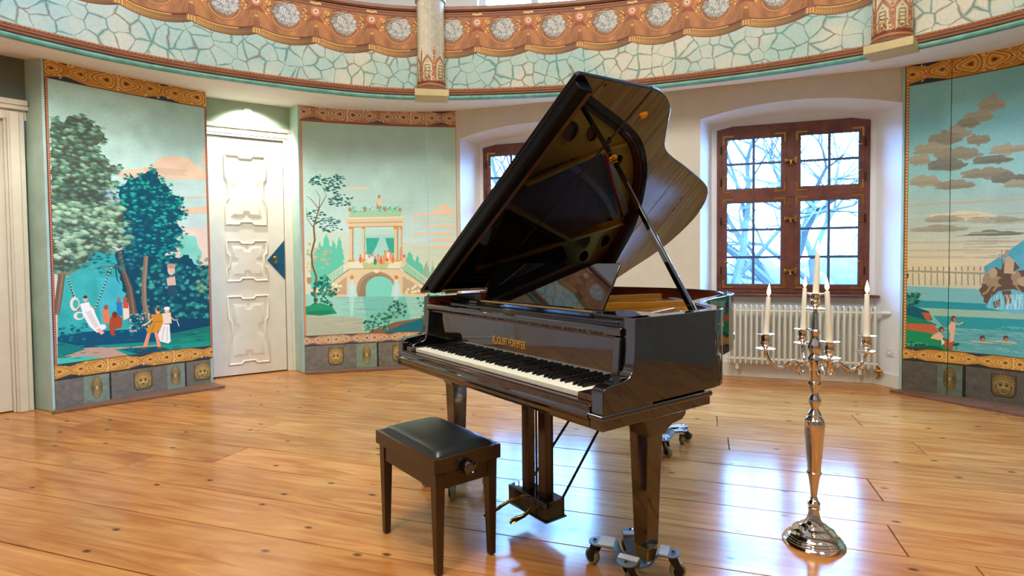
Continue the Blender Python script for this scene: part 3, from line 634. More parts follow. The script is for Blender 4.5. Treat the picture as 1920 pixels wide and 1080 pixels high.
    # tree at the left
    c.line([(592, 572), (590, 545), (594, 520), (586, 498), (584, 475), (590, 450), (588, 425), (596, 398), (598, 392)], [17, 15, 14, 11, 10, 9, 8, 6, 4], (96, 78, 52)); c.line([(593, 572), (592, 545), (596, 520), (588, 498), (586, 475), (592, 450), (590, 425), (598, 398), (600, 392)], [4, 4, 4, 3, 3, 3, 2, 2, 1], (170, 146, 104))
    for P in ([(590, 430), (576, 410), (574, 390)], [(598, 392), (582, 372), (574, 368)], [(598, 392), (612, 366), (604, 350)], [(592, 420), (606, 410), (620, 408)], [(598, 394), (600, 370), (592, 356)]): c.line(P, [5, 3, 2], (96, 78, 52))
    for L, k in (([(578, 340), (596, 326), (612, 330), (604, 346), (586, 348)], 40), ([(606, 334), (632, 326), (646, 330), (646, 350), (620, 360), (606, 352)], 60), ([(616, 372), (640, 362), (662, 368), (655, 384), (630, 386), (616, 382)], 50), ([(574, 396), (600, 392), (612, 404), (640, 410), (640, 432), (610, 436), (596, 420), (574, 410)], 80), ([(600, 352), (620, 350), (640, 362), (624, 366)], 14)):
        c.scatter(L, k, 13, [(18, 78, 72), (10, 60, 60), (44, 110, 92)], 7, .6)
    c.scatter([(585, 530), (612, 515), (632, 545), (622, 575), (585, 578)], 110, 13, [(16, 78, 72), (30, 110, 90), (60, 140, 112)], 9)
    c.poly([(573, 575), (600, 568), (622, 574), (632, 588), (600, 592), (573, 590)], (36, 132, 88)); c.ell((600, 586), 24, 4, (20, 100, 76), .6)
    c.ell((580, 525), 5, 8, sd); c.ell((580, 518), 4, 2, sl)
    # near bank, right
    c.poly([(700, 618), (740, 604), (790, 596), (853, 570), (853, 622), (690, 624)], (120, 84, 62)); c.poly([(760, 606), (853, 580), (853, 624), (720, 624)], (24, 96, 104))
    c.scatter([(680, 606), (700, 590), (735, 585), (730, 618), (685, 622)], 80, 13, [(20, 84, 74), (100, 150, 120), (50, 116, 92)], 9)
    c.scatter([(728, 575), (740, 562), (762, 570), (758, 596), (732, 596)], 70, 13, [(20, 84, 74), (110, 160, 130), (50, 116, 92)], 9)
    c.scatter([(780, 560), (830, 540), (853, 548), (853, 600), (790, 600)], 90, 13, [(30, 92, 86), (90, 150, 130), (50, 116, 92)], 9)
    c.noise(2.2, 3)
    h = c.h; H = 2.96
    c.frieze(0, h*.062, COPPER)
    ybt = h*(1-.41/H); ydd = h*(1-.30/H); c.frieze(ybt, ydd, COPPER)
    for x in (0, c.w-10): c.rope(x, h*.062, ybt, 10, (150, 92, 50), (206, 140, 90))
    c.poly([(0, h*.058), (c.w, h*.058), (c.w, h*.066), (0, h*.066)], (130, 76, 50), 1, True)
    dado(c, ydd, [(.32, .45)], [.385, .87], [.19, .60], [.45])
    return c.A

def paint_fountain():
    c = Canvas(1000, 1400, PTS3, None, 2.96)
    c.vgrad([(0, (122, 176, 172)), (.2, (118, 176, 180)), (.35, (134, 180, 178)), (.5, (166, 180, 164)), (.6, (196, 186, 150)), (.64, (196, 184, 150)), (1, (60, 140, 140))])
    c.noise(3, 60); c.noise(1.4, 6)
    g1, g2, g3 = (132, 130, 112), (150, 146, 124), (112, 114, 102)
    for x, y, rx, ry, cc in ((1860, 196, 26, 15, g2), (1835, 220, 30, 12, g2), (1815, 232, 24, 9, g1), (1795, 250, 28, 13, g2), (1770, 262, 34, 13, g1), (1835, 262, 24, 11, g1), (1745, 280, 36, 12, g2), (1800, 290, 50, 12, g1), (1860, 300, 40, 9, g3),
                            (1890, 280, 40, 10, g2), (1775, 310, 40, 12, g3), (1850, 325, 50, 11, g1), (1895, 335, 40, 10, g3), (1735, 340, 34, 10, g2), (1790, 348, 40, 9, g1), (1725, 300, 20, 12, g2), (1910, 345, 30, 8, g2), (1800, 405, 60, 8, (196, 188, 156)), (1770, 412, 40, 6, g2), (1860, 412, 60, 6, g2), (1760, 430, 60, 6, g2), (1860, 438, 60, 5, g3)):
        c.cloud(x, y, rx, ry*1.25, cc)
    for y in (385, 455, 470, 482): c.line([(1702, y), (2000, y+(y-476)*.19)], 10, (176, 160, 130), .6)
    for k in range(40): x, y = RNG.uniform(1700, 1900), RNG.uniform(400, 500); c.line([(x, y), (x+60, y+(y-476)*.04)], 3, [g2, (206, 196, 160), g1][RNG.integers(3)], .6)
    hh = c.h; c.poly([(c.w*.74, hh*.66), (c.w, hh*.67), (c.w, hh), (c.w*.74, hh)], (100, 162, 162), 1, True); c.poly([(c.w*.6, hh*.52), (c.w*.8, hh*.50), (c.w, hh*.58), (c.w, hh*.68), (c.w*.6, hh*.68)], (92, 156, 168), 1, True); c.poly([(c.w*.74, hh*.75), (c.w, hh*.76), (c.w, hh*.9), (c.w*.74, hh*.9)], (74, 146, 148), 1, True)
    # mountain
    c.poly([(1845, 500), (1880, 478), (1920, 450), (2050, 420), (2150, 500), (2150, 600), (1850, 560)], (74, 150, 166)); c.poly([(1900, 480), (2000, 450), (2100, 520), (1920, 540)], (92, 160, 170), .6)
    # colonnade
    c.line([(1697, 508), (1850, 513)], 8, (140, 140, 118))
    for k in range(14): x = 1700+k*11.5; c.line([(x, 512), (x, 535)], 4, (128, 128, 106)); c.line([(x, 500), (x, 508)], 4, (128, 116, 90)); c.line([(x, 540), (x, 558)], 4, (130, 150, 140), .6)
    # water
    c.poly([(1694, 536), (2150, 560), (2150, 700), (1694, 700)], (110, 168, 166)); c.poly([(1694, 562), (2150, 590), (2150, 612), (1694, 575)], (40, 134, 140)); c.poly([(1694, 576), (2150, 600), (2150, 615), (1694, 590)], (140, 172, 152))
    c.poly([(1750, 592), (2150, 612), (2150, 640), (1770, 614)], (44, 140, 142)); c.poly([(1694, 612), (2150, 640), (2150, 720), (1694, 700)], (86, 152, 152))
    for i in range(420):
        x, y = RNG.uniform(1720, 2050), RNG.uniform(612, 680); c.line([(x, y), (x+RNG.uniform(6, 40), y+2)], RNG.uniform(1, 2.6), [(120, 180, 176), (60, 124, 126), (150, 186, 170)][RNG.integers(3)], .6)
    # fountain group
    st, sd = (146, 124, 96), (92, 74, 58)
    c.blob([(1836, 545), (1845, 520), (1865, 500), (1885, 510), (1900, 508), (1930, 505), (1960, 520), (1955, 560), (1880, 560), (1850, 575)], 0, 3, sd)
    for x, y, rx, ry, cc in ((1868, 528, 16, 10, st), (1850, 526, 8, 12, st), (1862, 512, 8, 10, (164, 142, 112)), (1905, 522, 10, 14, st), (1925, 528, 18, 10, (164, 142, 112)), (1940, 510, 8, 14, st), (1885, 528, 14, 8, sd), (1846, 540, 6, 8, sd)): c.ell((x, y), rx, ry, cc)
    c.line([(1858, 536), (1850, 548), (1842, 552)], 8, st); c.line([(1870, 536), (1862, 546)], 7, st); c.line([(1905, 536), (1914, 548)], 7, st)
    c.poly([(1880, 512), (1882, 485), (1892, 480), (1902, 488), (1904, 514)], (176, 152, 120)); c.ell((1888, 474), 4, 6, (160, 132, 104)); c.poly([(1874, 512), (1884, 488), (1882, 514)], sd); c.poly([(1902, 490), (1912, 502), (1900, 510)], sd)
    c.line([(1880, 486), (1873, 476)], 6, (176, 152, 120)); c.line([(1878, 468), (1880, 520)], 2, sd)
    c.poly([(1848, 576), (1856, 560), (1872, 546), (1900, 542), (1940, 556), (1990, 590), (1900, 588)], (96, 168, 182)); c.poly([(1878, 546), (1896, 544), (1896, 568), (1886, 572)], sd); c.poly([(1862, 566), (1876, 560), (1874, 576), (1864, 578)], sd)
    for i in range(40): x = RNG.uniform(1856, 1930); c.line([(x, 552), (x+RNG.uniform(-8, 12), 580)], 1.5, (206, 224, 220), .6)
    # bank
    c.poly([(1690, 572), (1712, 574), (1742, 584), (1748, 600), (1690, 604)], (18, 84, 96)); c.poly([(1728, 586), (1744, 586), (1746, 602), (1736, 600)], (166, 84, 54))
    c.poly([(1690, 588), (1735, 600), (1756, 608), (1752, 616), (1690, 612)], (24, 120, 84)); c.poly([(1690, 606), (1752, 608), (1758, 622), (1740, 630), (1690, 618)], (176, 90, 58))
    c.poly([(1690, 616), (1740, 624), (1790, 640), (1800, 666), (1690, 662)], (26, 128, 82)); c.poly([(1765, 636), (1790, 640), (1790, 660), (1772, 650)], (160, 84, 54)); c.poly([(1690, 640), (1760, 650), (1800, 672), (1690, 664)], (12, 92, 66))
    c.scatter([(1690, 545), (1702, 545), (1724, 552), (1722, 568), (1700, 574), (1690, 572)], 60, 12, [(20, 90, 80), (60, 130, 110), (10, 70, 70)], 9); c.scatter([(1690, 488), (1700, 490), (1702, 522), (1690, 530)], 26, 10, [(20, 70, 66)], 9)
    c.scatter([(1690, 640), (1740, 644), (1740, 652), (1690, 650)], 50, 9, [(10, 80, 66), (70, 150, 110)], 9); c.scatter([(1784, 648), (1800, 642), (1806, 664), (1790, 664)], 24, 10, [(10, 80, 76), (110, 160, 140)], 9)
    sk, sk2 = (206, 160, 124), (160, 110, 82)
    c.poly([(1778, 612), (1786, 600), (1792, 606), (1790, 622), (1788, 640), (1780, 642), (1782, 626)], sk); c.ell((1788, 598), 5, 6, (90, 56, 40)); c.ell((1790, 600), 3.4, 4.4, sk2); c.line([(1788, 606), (1798, 608), (1806, 604)], 5, sk)
    c.poly([(1750, 628), (1762, 622), (1770, 632), (1762, 638), (1744, 634)], sk); c.ell((1765, 618), 5, 5.5, (90, 56, 40)); c.ell((1766, 620), 3, 4, sk2); c.poly([(1764, 632), (1772, 642), (1766, 648)], (216, 200, 180))
    for x in (1842, 1886): c.ell((x, 634), 5, 5, (84, 54, 40)); c.ell((x+1, 637), 3.5, 4, sk2); c.line([(x-20, 640), (x+20, 643)], 5, sk)
    c.noise(2.2, 3)
    h = c.h; H = 2.96
    c.frieze(0, h*.066, GOLD)
    ybt = h*(1-.405/H); ydd = h*(1-.29/H); c.frieze(ybt, ydd, GOLD)
    c.rope(0, h*.05, ybt, 12, (140, 90, 46), (206, 156, 90))
    dado(c, ydd, [(.13, .22), (.52, .62), (.9, .97)], [.175, .57, .935], [.36, .76], [.22, .62])
    c.A[int(ydd)+4:] *= .80
    return c.A

def paint_drapery():
    """one swag of the printed valance on the gallery front, z 3.24..3.72, 0.515 m wide"""
    c = Canvas(420, 392); w, h = c.w, c.h
    x = np.arange(w)/w; y = np.arange(h)/h
    base = np.array((180, 118, 66), float)
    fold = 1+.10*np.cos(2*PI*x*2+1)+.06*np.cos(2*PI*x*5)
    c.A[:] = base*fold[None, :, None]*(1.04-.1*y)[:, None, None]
    for sx in (-1, 1):
        for k in range(5): c.line([(210+sx*200, 90), (210+sx*(196-k*26), 190), (210+sx*(170-k*40), 300-k*2)], [2, 9, 4], (216, 128, 60) if k % 2 else (168, 92, 44), .5, True)
    # top rail
    c.poly([(0, 0), (w, 0), (w, 46), (0, 46)], (132, 82, 54), 1, True)
    for y0, cc in ((6, (206, 128, 76)), (18, (110, 44, 30)), (26, (196, 112, 66)), (42, (96, 40, 28))): c.poly([(0, y0), (w, y0), (w, y0+4), (0, y0+4)], cc, 1, True)
    # flower ball
    cx, cy, R = 210, 150, 102
    c.ell((cx+10, cy+12), R, R, (130, 92, 58), .5, 0, True, 30)
    t = np.linspace(.06*PI, .94*PI, 34)
    for k in t: c.ell((cx+R*1.02*math.cos(k), cy+12+R*1.02*math.sin(k)), 7, 7, (120, 60, 30), 1, 0, True, 8)
    for k in t: c.ell((cx+R*1.02*math.cos(k), cy+10+R*1.02*math.sin(k)), 4.6, 4.6, (232, 158, 88), 1, 0, True, 8)
    for i in range(300):
        a, r = RNG.uniform(0, 2*PI), R*.86*math.sqrt(RNG.uniform(0, 1)); q = 1-.25*(r*math.cos(a)/R+1)/2
        g = RNG.uniform(150, 226)*q; c.ell((cx+r*math.cos(a), cy-8+r*math.sin(a)*.95), RNG.uniform(6, 15), RNG.uniform(5, 12), (g, g*.985, g*.93), 1, RNG.uniform(0, 3), True, 9, .2)
    for i in range(16):
        a, r = RNG.uniform(0, 2*PI), R*.7*math.sqrt(RNG.uniform(0, 1)); X, Y = cx+r*math.cos(a), cy-8+r*math.sin(a)
        c.ell((X, Y), 13, 11, (222, 220, 210), 1, 0, True, 9, .2); c.ell((X, Y), 8, 7, (184, 186, 178), 1, 0, True, 8); c.ell((X, Y), 3, 3, (60, 64, 60), 1, 0, True, 6)
    for sx in (-1, 1):   # garlands over the ball
        c.line([(cx+sx*4, 62), (cx+sx*40, 52), (cx+sx*90, 66)], [4, 12, 3], (124, 60, 30), 1, True); c.line([(cx+sx*4, 70), (cx+sx*40, 64), (cx+sx*88, 74)], [2, 6, 2], (236, 180, 96), 1, True)
        for k in range(14):  # gilt leaves
            c.ell((cx+sx*RNG.uniform(112, 150), RNG.uniform(70, 170)), RNG.uniform(5, 12), RNG.uniform(4, 8), (236, 184, 92) if k % 3 else (120, 60, 26), 1, RNG.uniform(0, 3), True, 8)
    # fringe along the sagging hem
    hem = lambda xx: 330+44*math.sin(PI*((xx % w)/w))**.8
    for xx in range(0, w, 2): c.poly([(xx, hem(xx)-66), (xx+2, hem(xx)-66), (xx+2, hem(xx)), (xx, hem(xx))], (110, 44, 24), 1, True)
    for xx in range(0, w, 3): c.ell((xx, hem(xx)-72), 3, 3, (90, 40, 26) if (xx//3) % 2 else (226, 150, 80), 1, 0, True, 6)
    for xx in range(20, w-10, 9):
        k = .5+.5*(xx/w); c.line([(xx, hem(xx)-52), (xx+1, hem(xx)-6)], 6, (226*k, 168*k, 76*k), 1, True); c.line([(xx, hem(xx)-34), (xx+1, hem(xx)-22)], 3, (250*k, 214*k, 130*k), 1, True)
    for xx in range(int(w*.3), w-30, 8): c.ell((xx, hem(xx)-56), 5, 4, (232, 186, 92), 1, 0, True, 7)
    # rosette and tassel at the join, wrapped
    for ox in (0, w):
        c.poly([(ox-26, 120), (ox+26, 120), (ox+60, 170), (ox+16, 158), (ox, 150), (ox-16, 158), (ox-60, 170)], (150, 78, 44), 1, True)
        c.ell((ox, 88), 44, 42, (150, 74, 36), 1, 0, True, 26); c.ell((ox, 86), 40, 38, (222, 124, 66), 1, 0, True, 26); c.ell((ox, 86), 22, 21, (226, 222, 206), 1, 0, True, 20)
        for k in range(10): c.line([(ox, 86), (ox+20*math.cos(k*PI/5), 86+19*math.sin(k*PI/5))], 2, (170, 176, 160), 1, True)
        c.ell((ox, 86), 7, 7, (110, 96, 70), 1, 0, True, 10)
        for k in (-30, -16, 0, 16, 30): c.ell((ox+k, 26-abs(k)*.1), 11, 9, (238, 206, 140), 1, 0, True, 9, .15); c.ell((ox+k, 28), 4, 3, (150, 90, 44), 1, 0, True, 7)
        c.line([(ox, 130), (ox, 200)], 7, (206, 150, 90), 1, True)
        for k in range(8): c.ell((ox, 134+k*8), 4.4, 3, (110, 56, 30), 1, 0, True, 6)
        c.ell((ox, 200), 13, 11, (214, 160, 96), 1, 0, True, 12); c.poly([(ox-12, 206), (ox+12, 206), (ox+26, 286), (ox-26, 286)], (134, 68, 34), 1, True)
        for k in range(-4, 5): c.line([(ox+k*2.4, 208), (ox+k*5.4, 286)], 2, (214, 150, 88) if k % 2 else (90, 44, 26), 1, True)
        c.poly([(ox-30, 286), (ox+30, 286), (ox+34, 324), (ox-34, 324)], (206, 150, 70), 1, True)
        for k in range(-3, 4): c.line([(ox+k*9, 288), (ox+k*9.5, 322)], 3, (120, 60, 30) if k % 2 else (244, 204, 120), 1, True)
    c.noise(4, 5)
    # below the hem: marked with pure magenta-free key (alpha) handled by hem test
    A = np.ones((h, w), np.float32)
    for xx in range(w): A[int(hem(xx)):, xx] = 0
    return c.A, A

def paint_column():
    """unrolled column sheet: marbled shaft above a crown of gilt leaves; z 2.93..3.78"""
    c = Canvas(420, 850); w, h = c.w, c.h
    x = np.arange(w)/w
    c.A[:] = (np.array((206, 196, 168))*(1+.10*np.cos(2*PI*x*2))[None, :, None])
    c.noise(5, 20)
    for i in range(130):
        X, Y = RNG.uniform(0, w), RNG.uniform(0, h*.62); a = RNG.uniform(-1.2, 1.2)
        c.line([(X, Y), (X+30*math.sin(a), Y+30*math.cos(a)), (X+40*math.sin(a+.6), Y+60)], 1.6, (232, 224, 204) if i % 2 else (140, 134, 112), .7, True)
    for k in range(14): c.line([(k*30, 0), (k*30, h*.6)], 2, (150, 140, 116), .4, True)
    y0 = h*.60
    c.poly([(0, y0+70), (w, y0+70), (w, h), (0, h)], (132, 82, 52), 1, True)
    for k in range(4):
        X = k*105
        c.poly([(X, h*.85), (X, y0+70), (X+26, y0+20), (X+52, y0-10), (X+78, y0+20), (X+105, y0+70), (X+105, h*.85)], (174, 118, 76), 1, True)
        c.poly([(X+16, h*.85), (X+18, y0+70), (X+52, y0+20), (X+86, y0+70), (X+88, h*.85)], (206, 196, 166), 1, True)
        c.poly([(X+26, h*.85), (X+30, y0+90), (X+52, y0+46), (X+74, y0+90), (X+78, h*.85)], (150, 130, 90), 1, True)
        for j in range(5): c.ell((X+52, y0+70+j*26), 20-j*1.5, 8, (226, 212, 176), .9, 0, True, 10)
        c.line([(X, y0-30), (X, y0+120)], 16, (158, 104, 66), 1, True); c.ell((X, y0-40), 14, 12, (196, 116, 72), 1, 0, True, 12); c.ell((X, y0-66), 8, 8, (206, 130, 80), 1, 0, True, 10)
        c.line([(X+105, y0-30), (X+105, y0+120)], 16, (158, 104, 66), 1, True)
        for j in range(4): c.ell((X, y0+j*28), 10, 7, (226, 150, 100), 1, 0, True, 9)
    for i in range(160): c.ell((RNG.uniform(0, w), RNG.uniform(y0+120, h*.86)), 6, 4, [(216, 146, 96), (236, 190, 140), (110, 56, 34)][i % 3], 1, RNG.uniform(0, 3), True, 7)
    for Y, cc in ((h*.86, (120, 60, 36)), (h*.885, (206, 130, 84)), (h*.91, (140, 72, 44)), (h*.95, (196, 120, 76)), (h*.98, (110, 56, 34))): c.poly([(0, Y), (w, Y), (w, Y+14), (0, Y+14)], cc, 1, True)
    for k in range(30): c.ell((k*14+7, h*.935), 5, 7, (226, 152, 100), 1, 0, True, 8)
    c.noise(3, 4)
    return c.A
# ------------------------------------------------------------- room shell
CX, CY = -.06, 1.39
D2 = Vector((.948, -.3187, 0)); N2 = Vector((.3187, .948, 0)); WK = 6.138; WB = 6.378
def wp(u, k, z): return D2*u+N2*k+Vector((0, 0, z))
WALLTOP = 2.96
# floor
fl = B().box(-6.6, 6.6, -5.6, 8.2, -.08, -.02)
floor = finish(fl, 'floor', M['gapdark']); tag(floor, kind='structure')
ang = math.atan2(-.3187, .948)
vs_ = [-5.3]; widths = []
known = [1.68, 2.09, 2.42, 2.75, 3.05, 3.34, 3.65]
v = 1.68
low = [1.68]
while low[-1] > -5.3: low.append(low[-1]-random.uniform(.27, .38))
hi = known[:]
while hi[-1] < 7.1: hi.append(hi[-1]+random.uniform(.25, .36))
seams = sorted(set(low+hi))
for a, b_ in zip(seams, seams[1:]):
    mid = (a+b_)/2-1.3
    half = math.sqrt(max(1.0, 6.4**2-mid**2)); L0 = -half-.35; x = L0
    first = True
    while x < half:
        ln = random.uniform(3.0, 4.8) if not first else random.uniform(1.4, 4.2); first = False
        x1 = min(half, x+ln)
        if half-x1 < .8: x1 = half
        g = .0023
        o = finish(B().box(-(x1-x)/2+g, (x1-x)/2-g, -(b_-a)/2+g, (b_-a)/2-g, -.02, 0), 'plank', M['plank'], floor, bevel=.002, seg=1)
        c = D2*((x+x1)/2)+Vector((.3187, .948, 0))*((a+b_)/2)
        o.location = (c.x, c.y, random.uniform(-.0006, .0006)); o.rotation_euler = (0, 0, ang)
        x = x1
# outer wall outline (counter-clockwise from the right end of the window wall)
def w2(u, k=WK): p = wp(u, k, 0); return (p.x, p.y)
UL, UR = -4.35, 2.45
rest = [w2(UR), (5.0, 3.9), (5.55, 1.6), (5.2, -.9), (3.7, -3.1), (1.2, -4.2), (-1.6, -4.2), (-4.0, -3.0), (-5.5, -.8), (-5.9, 1.4), (-5.35, 3.49)]
DA, DB = (-3.179, 6.049), (-2.479, 6.505)      # door_1 plane on the floor
CA = (-4.055, 4.914)                            # end of the left doorway's wall
def wall_run(name, pts, z0, z1, m, th=.12):
    """thick wall following pts (room side), thickness outwards"""
    bm = B(); P = [Vector((*p, 0)) for p in pts]; O = []
    for i, p in enumerate(P):
        t = (P[min(i+1, len(P)-1)]-P[max(i-1, 0)]).normalized(); nn = Vector((-t.y, t.x, 0))
        if nn.dot(p-Vector((CX, CY, 0))) < 0: nn = -nn
        O.append(p+nn*th)
    for i in range(len(P)-1):
        q = [P[i], P[i+1], O[i+1], O[i]]
        lo = [bm.bm.verts.new((*v_.xy, z0)) for v_ in q]; up = [bm.bm.verts.new((*v_.xy, z1)) for v_ in q]
        for k in range(4): bm.bm.faces.new((lo[k], lo[(k+1) % 4], up[(k+1) % 4], up[k]))
        bm.bm.faces.new(lo[::-1]); bm.bm.faces.new(up)
    o = finish(bm, name, m); tag(o, kind='structure'); return o
wall_run('wall_right', rest[:4], 0, WALLTOP, M['hall_green'])
wall_run('wall_behind', rest[3:9], 0, WALLTOP, M['hall_green'])
# left: run up to the left doorway, then between the doors, then behind the pavilion screen
wall_run('wall_left', rest[8:11], 0, WALLTOP, M['plaster'])
e_c = (Vector((-4.082, 4.883))-Vector((-4.244, 4.705))).normalized()   # left doorway direction
c0 = Vector((-4.244, 4.705)); ed_ = (Vector(DB)-Vector(DA)).normalized()
wall_run('wall_doorway', [rest[10], tuple(c0-e_c*.98)], 0, WALLTOP, M['plaster'])
wall_run('wall_between_doors', [tuple(c0+e_c*.24), (-3.72, 5.42), (DA[0]-.10, DA[1]-.02)], 0, WALLTOP, M['white_plaster'])
_n = Vector((-ed_.y, ed_.x))
wall_run('leak_block_door', [tuple(Vector(DA)-ed_*.35+_n*.10), tuple(Vector(DB)+ed_*.15+_n*.10)], -.05, 3.0, M['white_plaster'])  # unseen backing added to stop light leaking round the door
wall_run('leak_block_doorway', [tuple(c0-e_c*1.2+Vector((-e_c.y, e_c.x))*.10), tuple(c0+e_c*.4+Vector((-e_c.y, e_c.x))*.10)], -.05, 3.0, M['white_plaster'])  # unseen backing added against light leaks at the left doorway
wall_run('wall_corner', [(-2.455, 6.53), (-2.36, 7.05)], 0, WALLTOP, M['white_plaster'])
# window wall with two splayed arched niches
bm = B().bm
NIC = [(-2.685, -.925, -1.792), (-.045, 1.726, .813)]      # niche u0,u1 at the wall face and window centre
FR_HW = .695; ZSP, ZPK = 2.63, 2.745; BSP, BPK = 2.60, 2.665
def arc_z(t, zs, zp): return zs+(zp-zs)*(1-(2*t-1)**2)
wb = B()
def vtx(p): return wb.bm.verts.new(p)
def quad(*p, mi=0): wb.bm.faces.new([vtx(q) for q in p]).material_index = mi
edges_u = [UL]+[q for n in NIC for q in n[:2]]+[UR]
for i in range(0, len(edges_u), 2): quad(wp(edges_u[i], WK, 0), wp(edges_u[i+1], WK, 0), wp(edges_u[i+1], WK, WALLTOP), wp(edges_u[i], WK, WALLTOP))
wall_back_faces = []
NS = 32
for (a, b_, cw) in NIC:
    ba, bb = cw-.745, cw+.745
    for k in range(NS):
        t0, t1 = k/NS, (k+1)/NS
        f0, f1 = wp(a+(b_-a)*t0, WK, arc_z(t0, ZSP, ZPK)), wp(a+(b_-a)*t1, WK, arc_z(t1, ZSP, ZPK))
        quad(f0, f1, wp(a+(b_-a)*t1, WK, WALLTOP), wp(a+(b_-a)*t0, WK, WALLTOP))
        g0, g1 = wp(ba+(bb-ba)*t0, WB, arc_z(t0, BSP, BPK)), wp(ba+(bb-ba)*t1, WB, arc_z(t1, BSP, BPK))
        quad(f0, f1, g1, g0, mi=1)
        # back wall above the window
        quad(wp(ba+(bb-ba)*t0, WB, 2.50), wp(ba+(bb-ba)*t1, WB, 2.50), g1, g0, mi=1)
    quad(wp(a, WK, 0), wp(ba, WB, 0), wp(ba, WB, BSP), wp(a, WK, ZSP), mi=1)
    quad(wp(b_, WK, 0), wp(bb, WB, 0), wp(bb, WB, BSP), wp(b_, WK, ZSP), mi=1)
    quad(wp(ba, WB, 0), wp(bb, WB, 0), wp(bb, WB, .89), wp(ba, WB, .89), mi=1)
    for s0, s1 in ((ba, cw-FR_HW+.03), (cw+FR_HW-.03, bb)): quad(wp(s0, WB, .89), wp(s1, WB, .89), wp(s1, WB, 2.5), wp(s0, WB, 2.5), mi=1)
    # outer reveal around the opening
    o0, o1, zz0, zz1 = cw-FR_HW+.03, cw+FR_HW-.03, .89, 2.50
    for (p, q) in (((o0, zz0), (o1, zz0)), ((o1, zz0), (o1, zz1)), ((o1, zz1), (o0, zz1)), ((o0, zz1), (o0, zz0))):
        quad(wp(p[0], WB, p[1]), wp(q[0], WB, q[1]), wp(q[0], WB+.012, q[1]), wp(p[0], WB+.012, p[1]))
bmesh.ops.remove_doubles(wb.bm, verts=wb.bm.verts, dist=1e-4)
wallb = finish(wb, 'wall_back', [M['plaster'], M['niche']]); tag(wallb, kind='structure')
# outside skin so that no light leaks over the niches
sk = B()
for i, (u0, u1) in enumerate(((UL, NIC[0][2]-.675), (NIC[0][2]+.675, NIC[1][2]-.675), (NIC[1][2]+.675, UR+.4))):
    q = [wp(u0, WB+.010, -.1), wp(u1, WB+.010, -.1), wp(u1, WB+.03, -.1), wp(u0, WB+.03, -.1)]
    lo = [sk.bm.verts.new(p) for p in q]; up = [sk.bm.verts.new(p+Vector((0, 0, 3.2))) for p in q]
    for k in range(4): sk.bm.faces.new((lo[k], lo[(k+1) % 4], up[(k+1) % 4], up[k]))
    sk.bm.faces.new(lo[::-1]); sk.bm.faces.new(up)
for (a, b_, cw) in NIC:
    for z0, z1 in ((-.1, .86), (2.53, 3.1)):
        q = [wp(cw-.675, WB+.010, z0), wp(cw+.675, WB+.010, z0), wp(cw+.675, WB+.03, z0), wp(cw-.675, WB+.03, z0)]
        lo = [sk.bm.verts.new(p) for p in q]; up = [sk.bm.verts.new(p+Vector((0, 0, z1-z0))) for p in q]
        for k in range(4): sk.bm.faces.new((lo[k], lo[(k+1) % 4], up[(k+1) % 4], up[k]))
        sk.bm.faces.new(lo[::-1]); sk.bm.faces.new(up)
tag(finish(sk, 'wall_outer', M['white_plaster']), kind='structure')
# baseboards in the right niche
bb_ = B()
a, b_, cw = NIC[1]
def slab(bd, p0, p1, inn, th, z0, z1):
    q = [p0, p1, p1+inn*th, p0+inn*th]
    lo = [bd.bm.verts.new(Vector((p.x, p.y, z0))) for p in q]; up = [bd.bm.verts.new(Vector((p.x, p.y, z1))) for p in q]
    for k in range(4): bd.bm.faces.new((lo[k], lo[(k+1) % 4], up[(k+1) % 4], up[k]))
    bd.bm.faces.new(lo[::-1]); bd.bm.faces.new(up)
slab(bb_, wp(cw-.745, WB, 0), wp(cw+.745, WB, 0), -N2, .022, 0, .15)
tag(finish(bb_, 'baseboard_window', M['door_paint'], bevel=.004), kind='structure')
bb_ = B(); p0, p1 = wp(b_, WK, 0), wp(cw+.745, WB, 0); t_ = (p1-p0).normalized(); inn = Vector((-t_.y, t_.x, 0))
if inn.dot(D2) > 0: inn = -inn
slab(bb_, p0, p1, inn, .022, 0, .13)
tag(finish(bb_, 'baseboard_reveal', M['door_paint'], bevel=.004), kind='structure')

# gallery ring: soffit from the parapet foot out to the wall, gallery deck, parapet
outline = [w2(UR)]+rest[1:]+[tuple(c0-e_c*.98), tuple(c0+e_c*.24), (-3.72, 5.42), DA, DB, (-2.36, 7.02), w2(UL+.35)]
OV = [np.array(p) for p in outline]
def wall_r(th):
    d = np.array([math.cos(th), math.sin(th)]); best = 99
    for p, q in zip(OV, OV[1:]+OV[:1]):
        e = q-p; A = np.array([[d[0], -e[0]], [d[1], -e[1]]]); det = np.linalg.det(A)
        if abs(det) < 1e-9: continue
        t, s = np.linalg.solve(A, p-np.array([CX, CY]))
        if t > .1 and -1e-6 <= s <= 1+1e-6: best = min(best, t)
    return best
RT = [(-180, 4.42), (30, 4.50), (36.2, 4.53), (44.1, 4.52), (48.5, 4.475), (66.1, 4.36), (86.9, 4.39), (97.1, 4.47), (101.5, 4.54), (107.6, 4.55), (115.4, 4.50), (126, 4.50), (135, 4.50), (142.7, 4.42), (180, 4.42)]
def par_r(deg):
    d = (deg+180) % 360-180
    xs, ys = zip(*RT)
    s = 0; ws = 0
    for k in range(-4, 5): s += np.interp(d+k*2, xs, ys)*(5-abs(k)); ws += 5-abs(k)
    return s/ws
def gp(deg, r, z): t = math.radians(deg); return Vector((CX+r*math.cos(t), CY+r*math.sin(t), z))
ZG = 2.85
degs = [k*1.5 for k in range(241)]
sb = B(); sb.sheet([[gp(dg, par_r(dg), ZG) for dg in degs], [gp(dg, par_r(dg)+.30, ZG+.045) for dg in degs], [gp(dg, wall_r(math.radians(dg))+.05, WALLTOP) for dg in degs]])
sof = finish(sb, 'ceiling_gallery', M['soffit'], smooth=True); tag(sof, kind='structure')
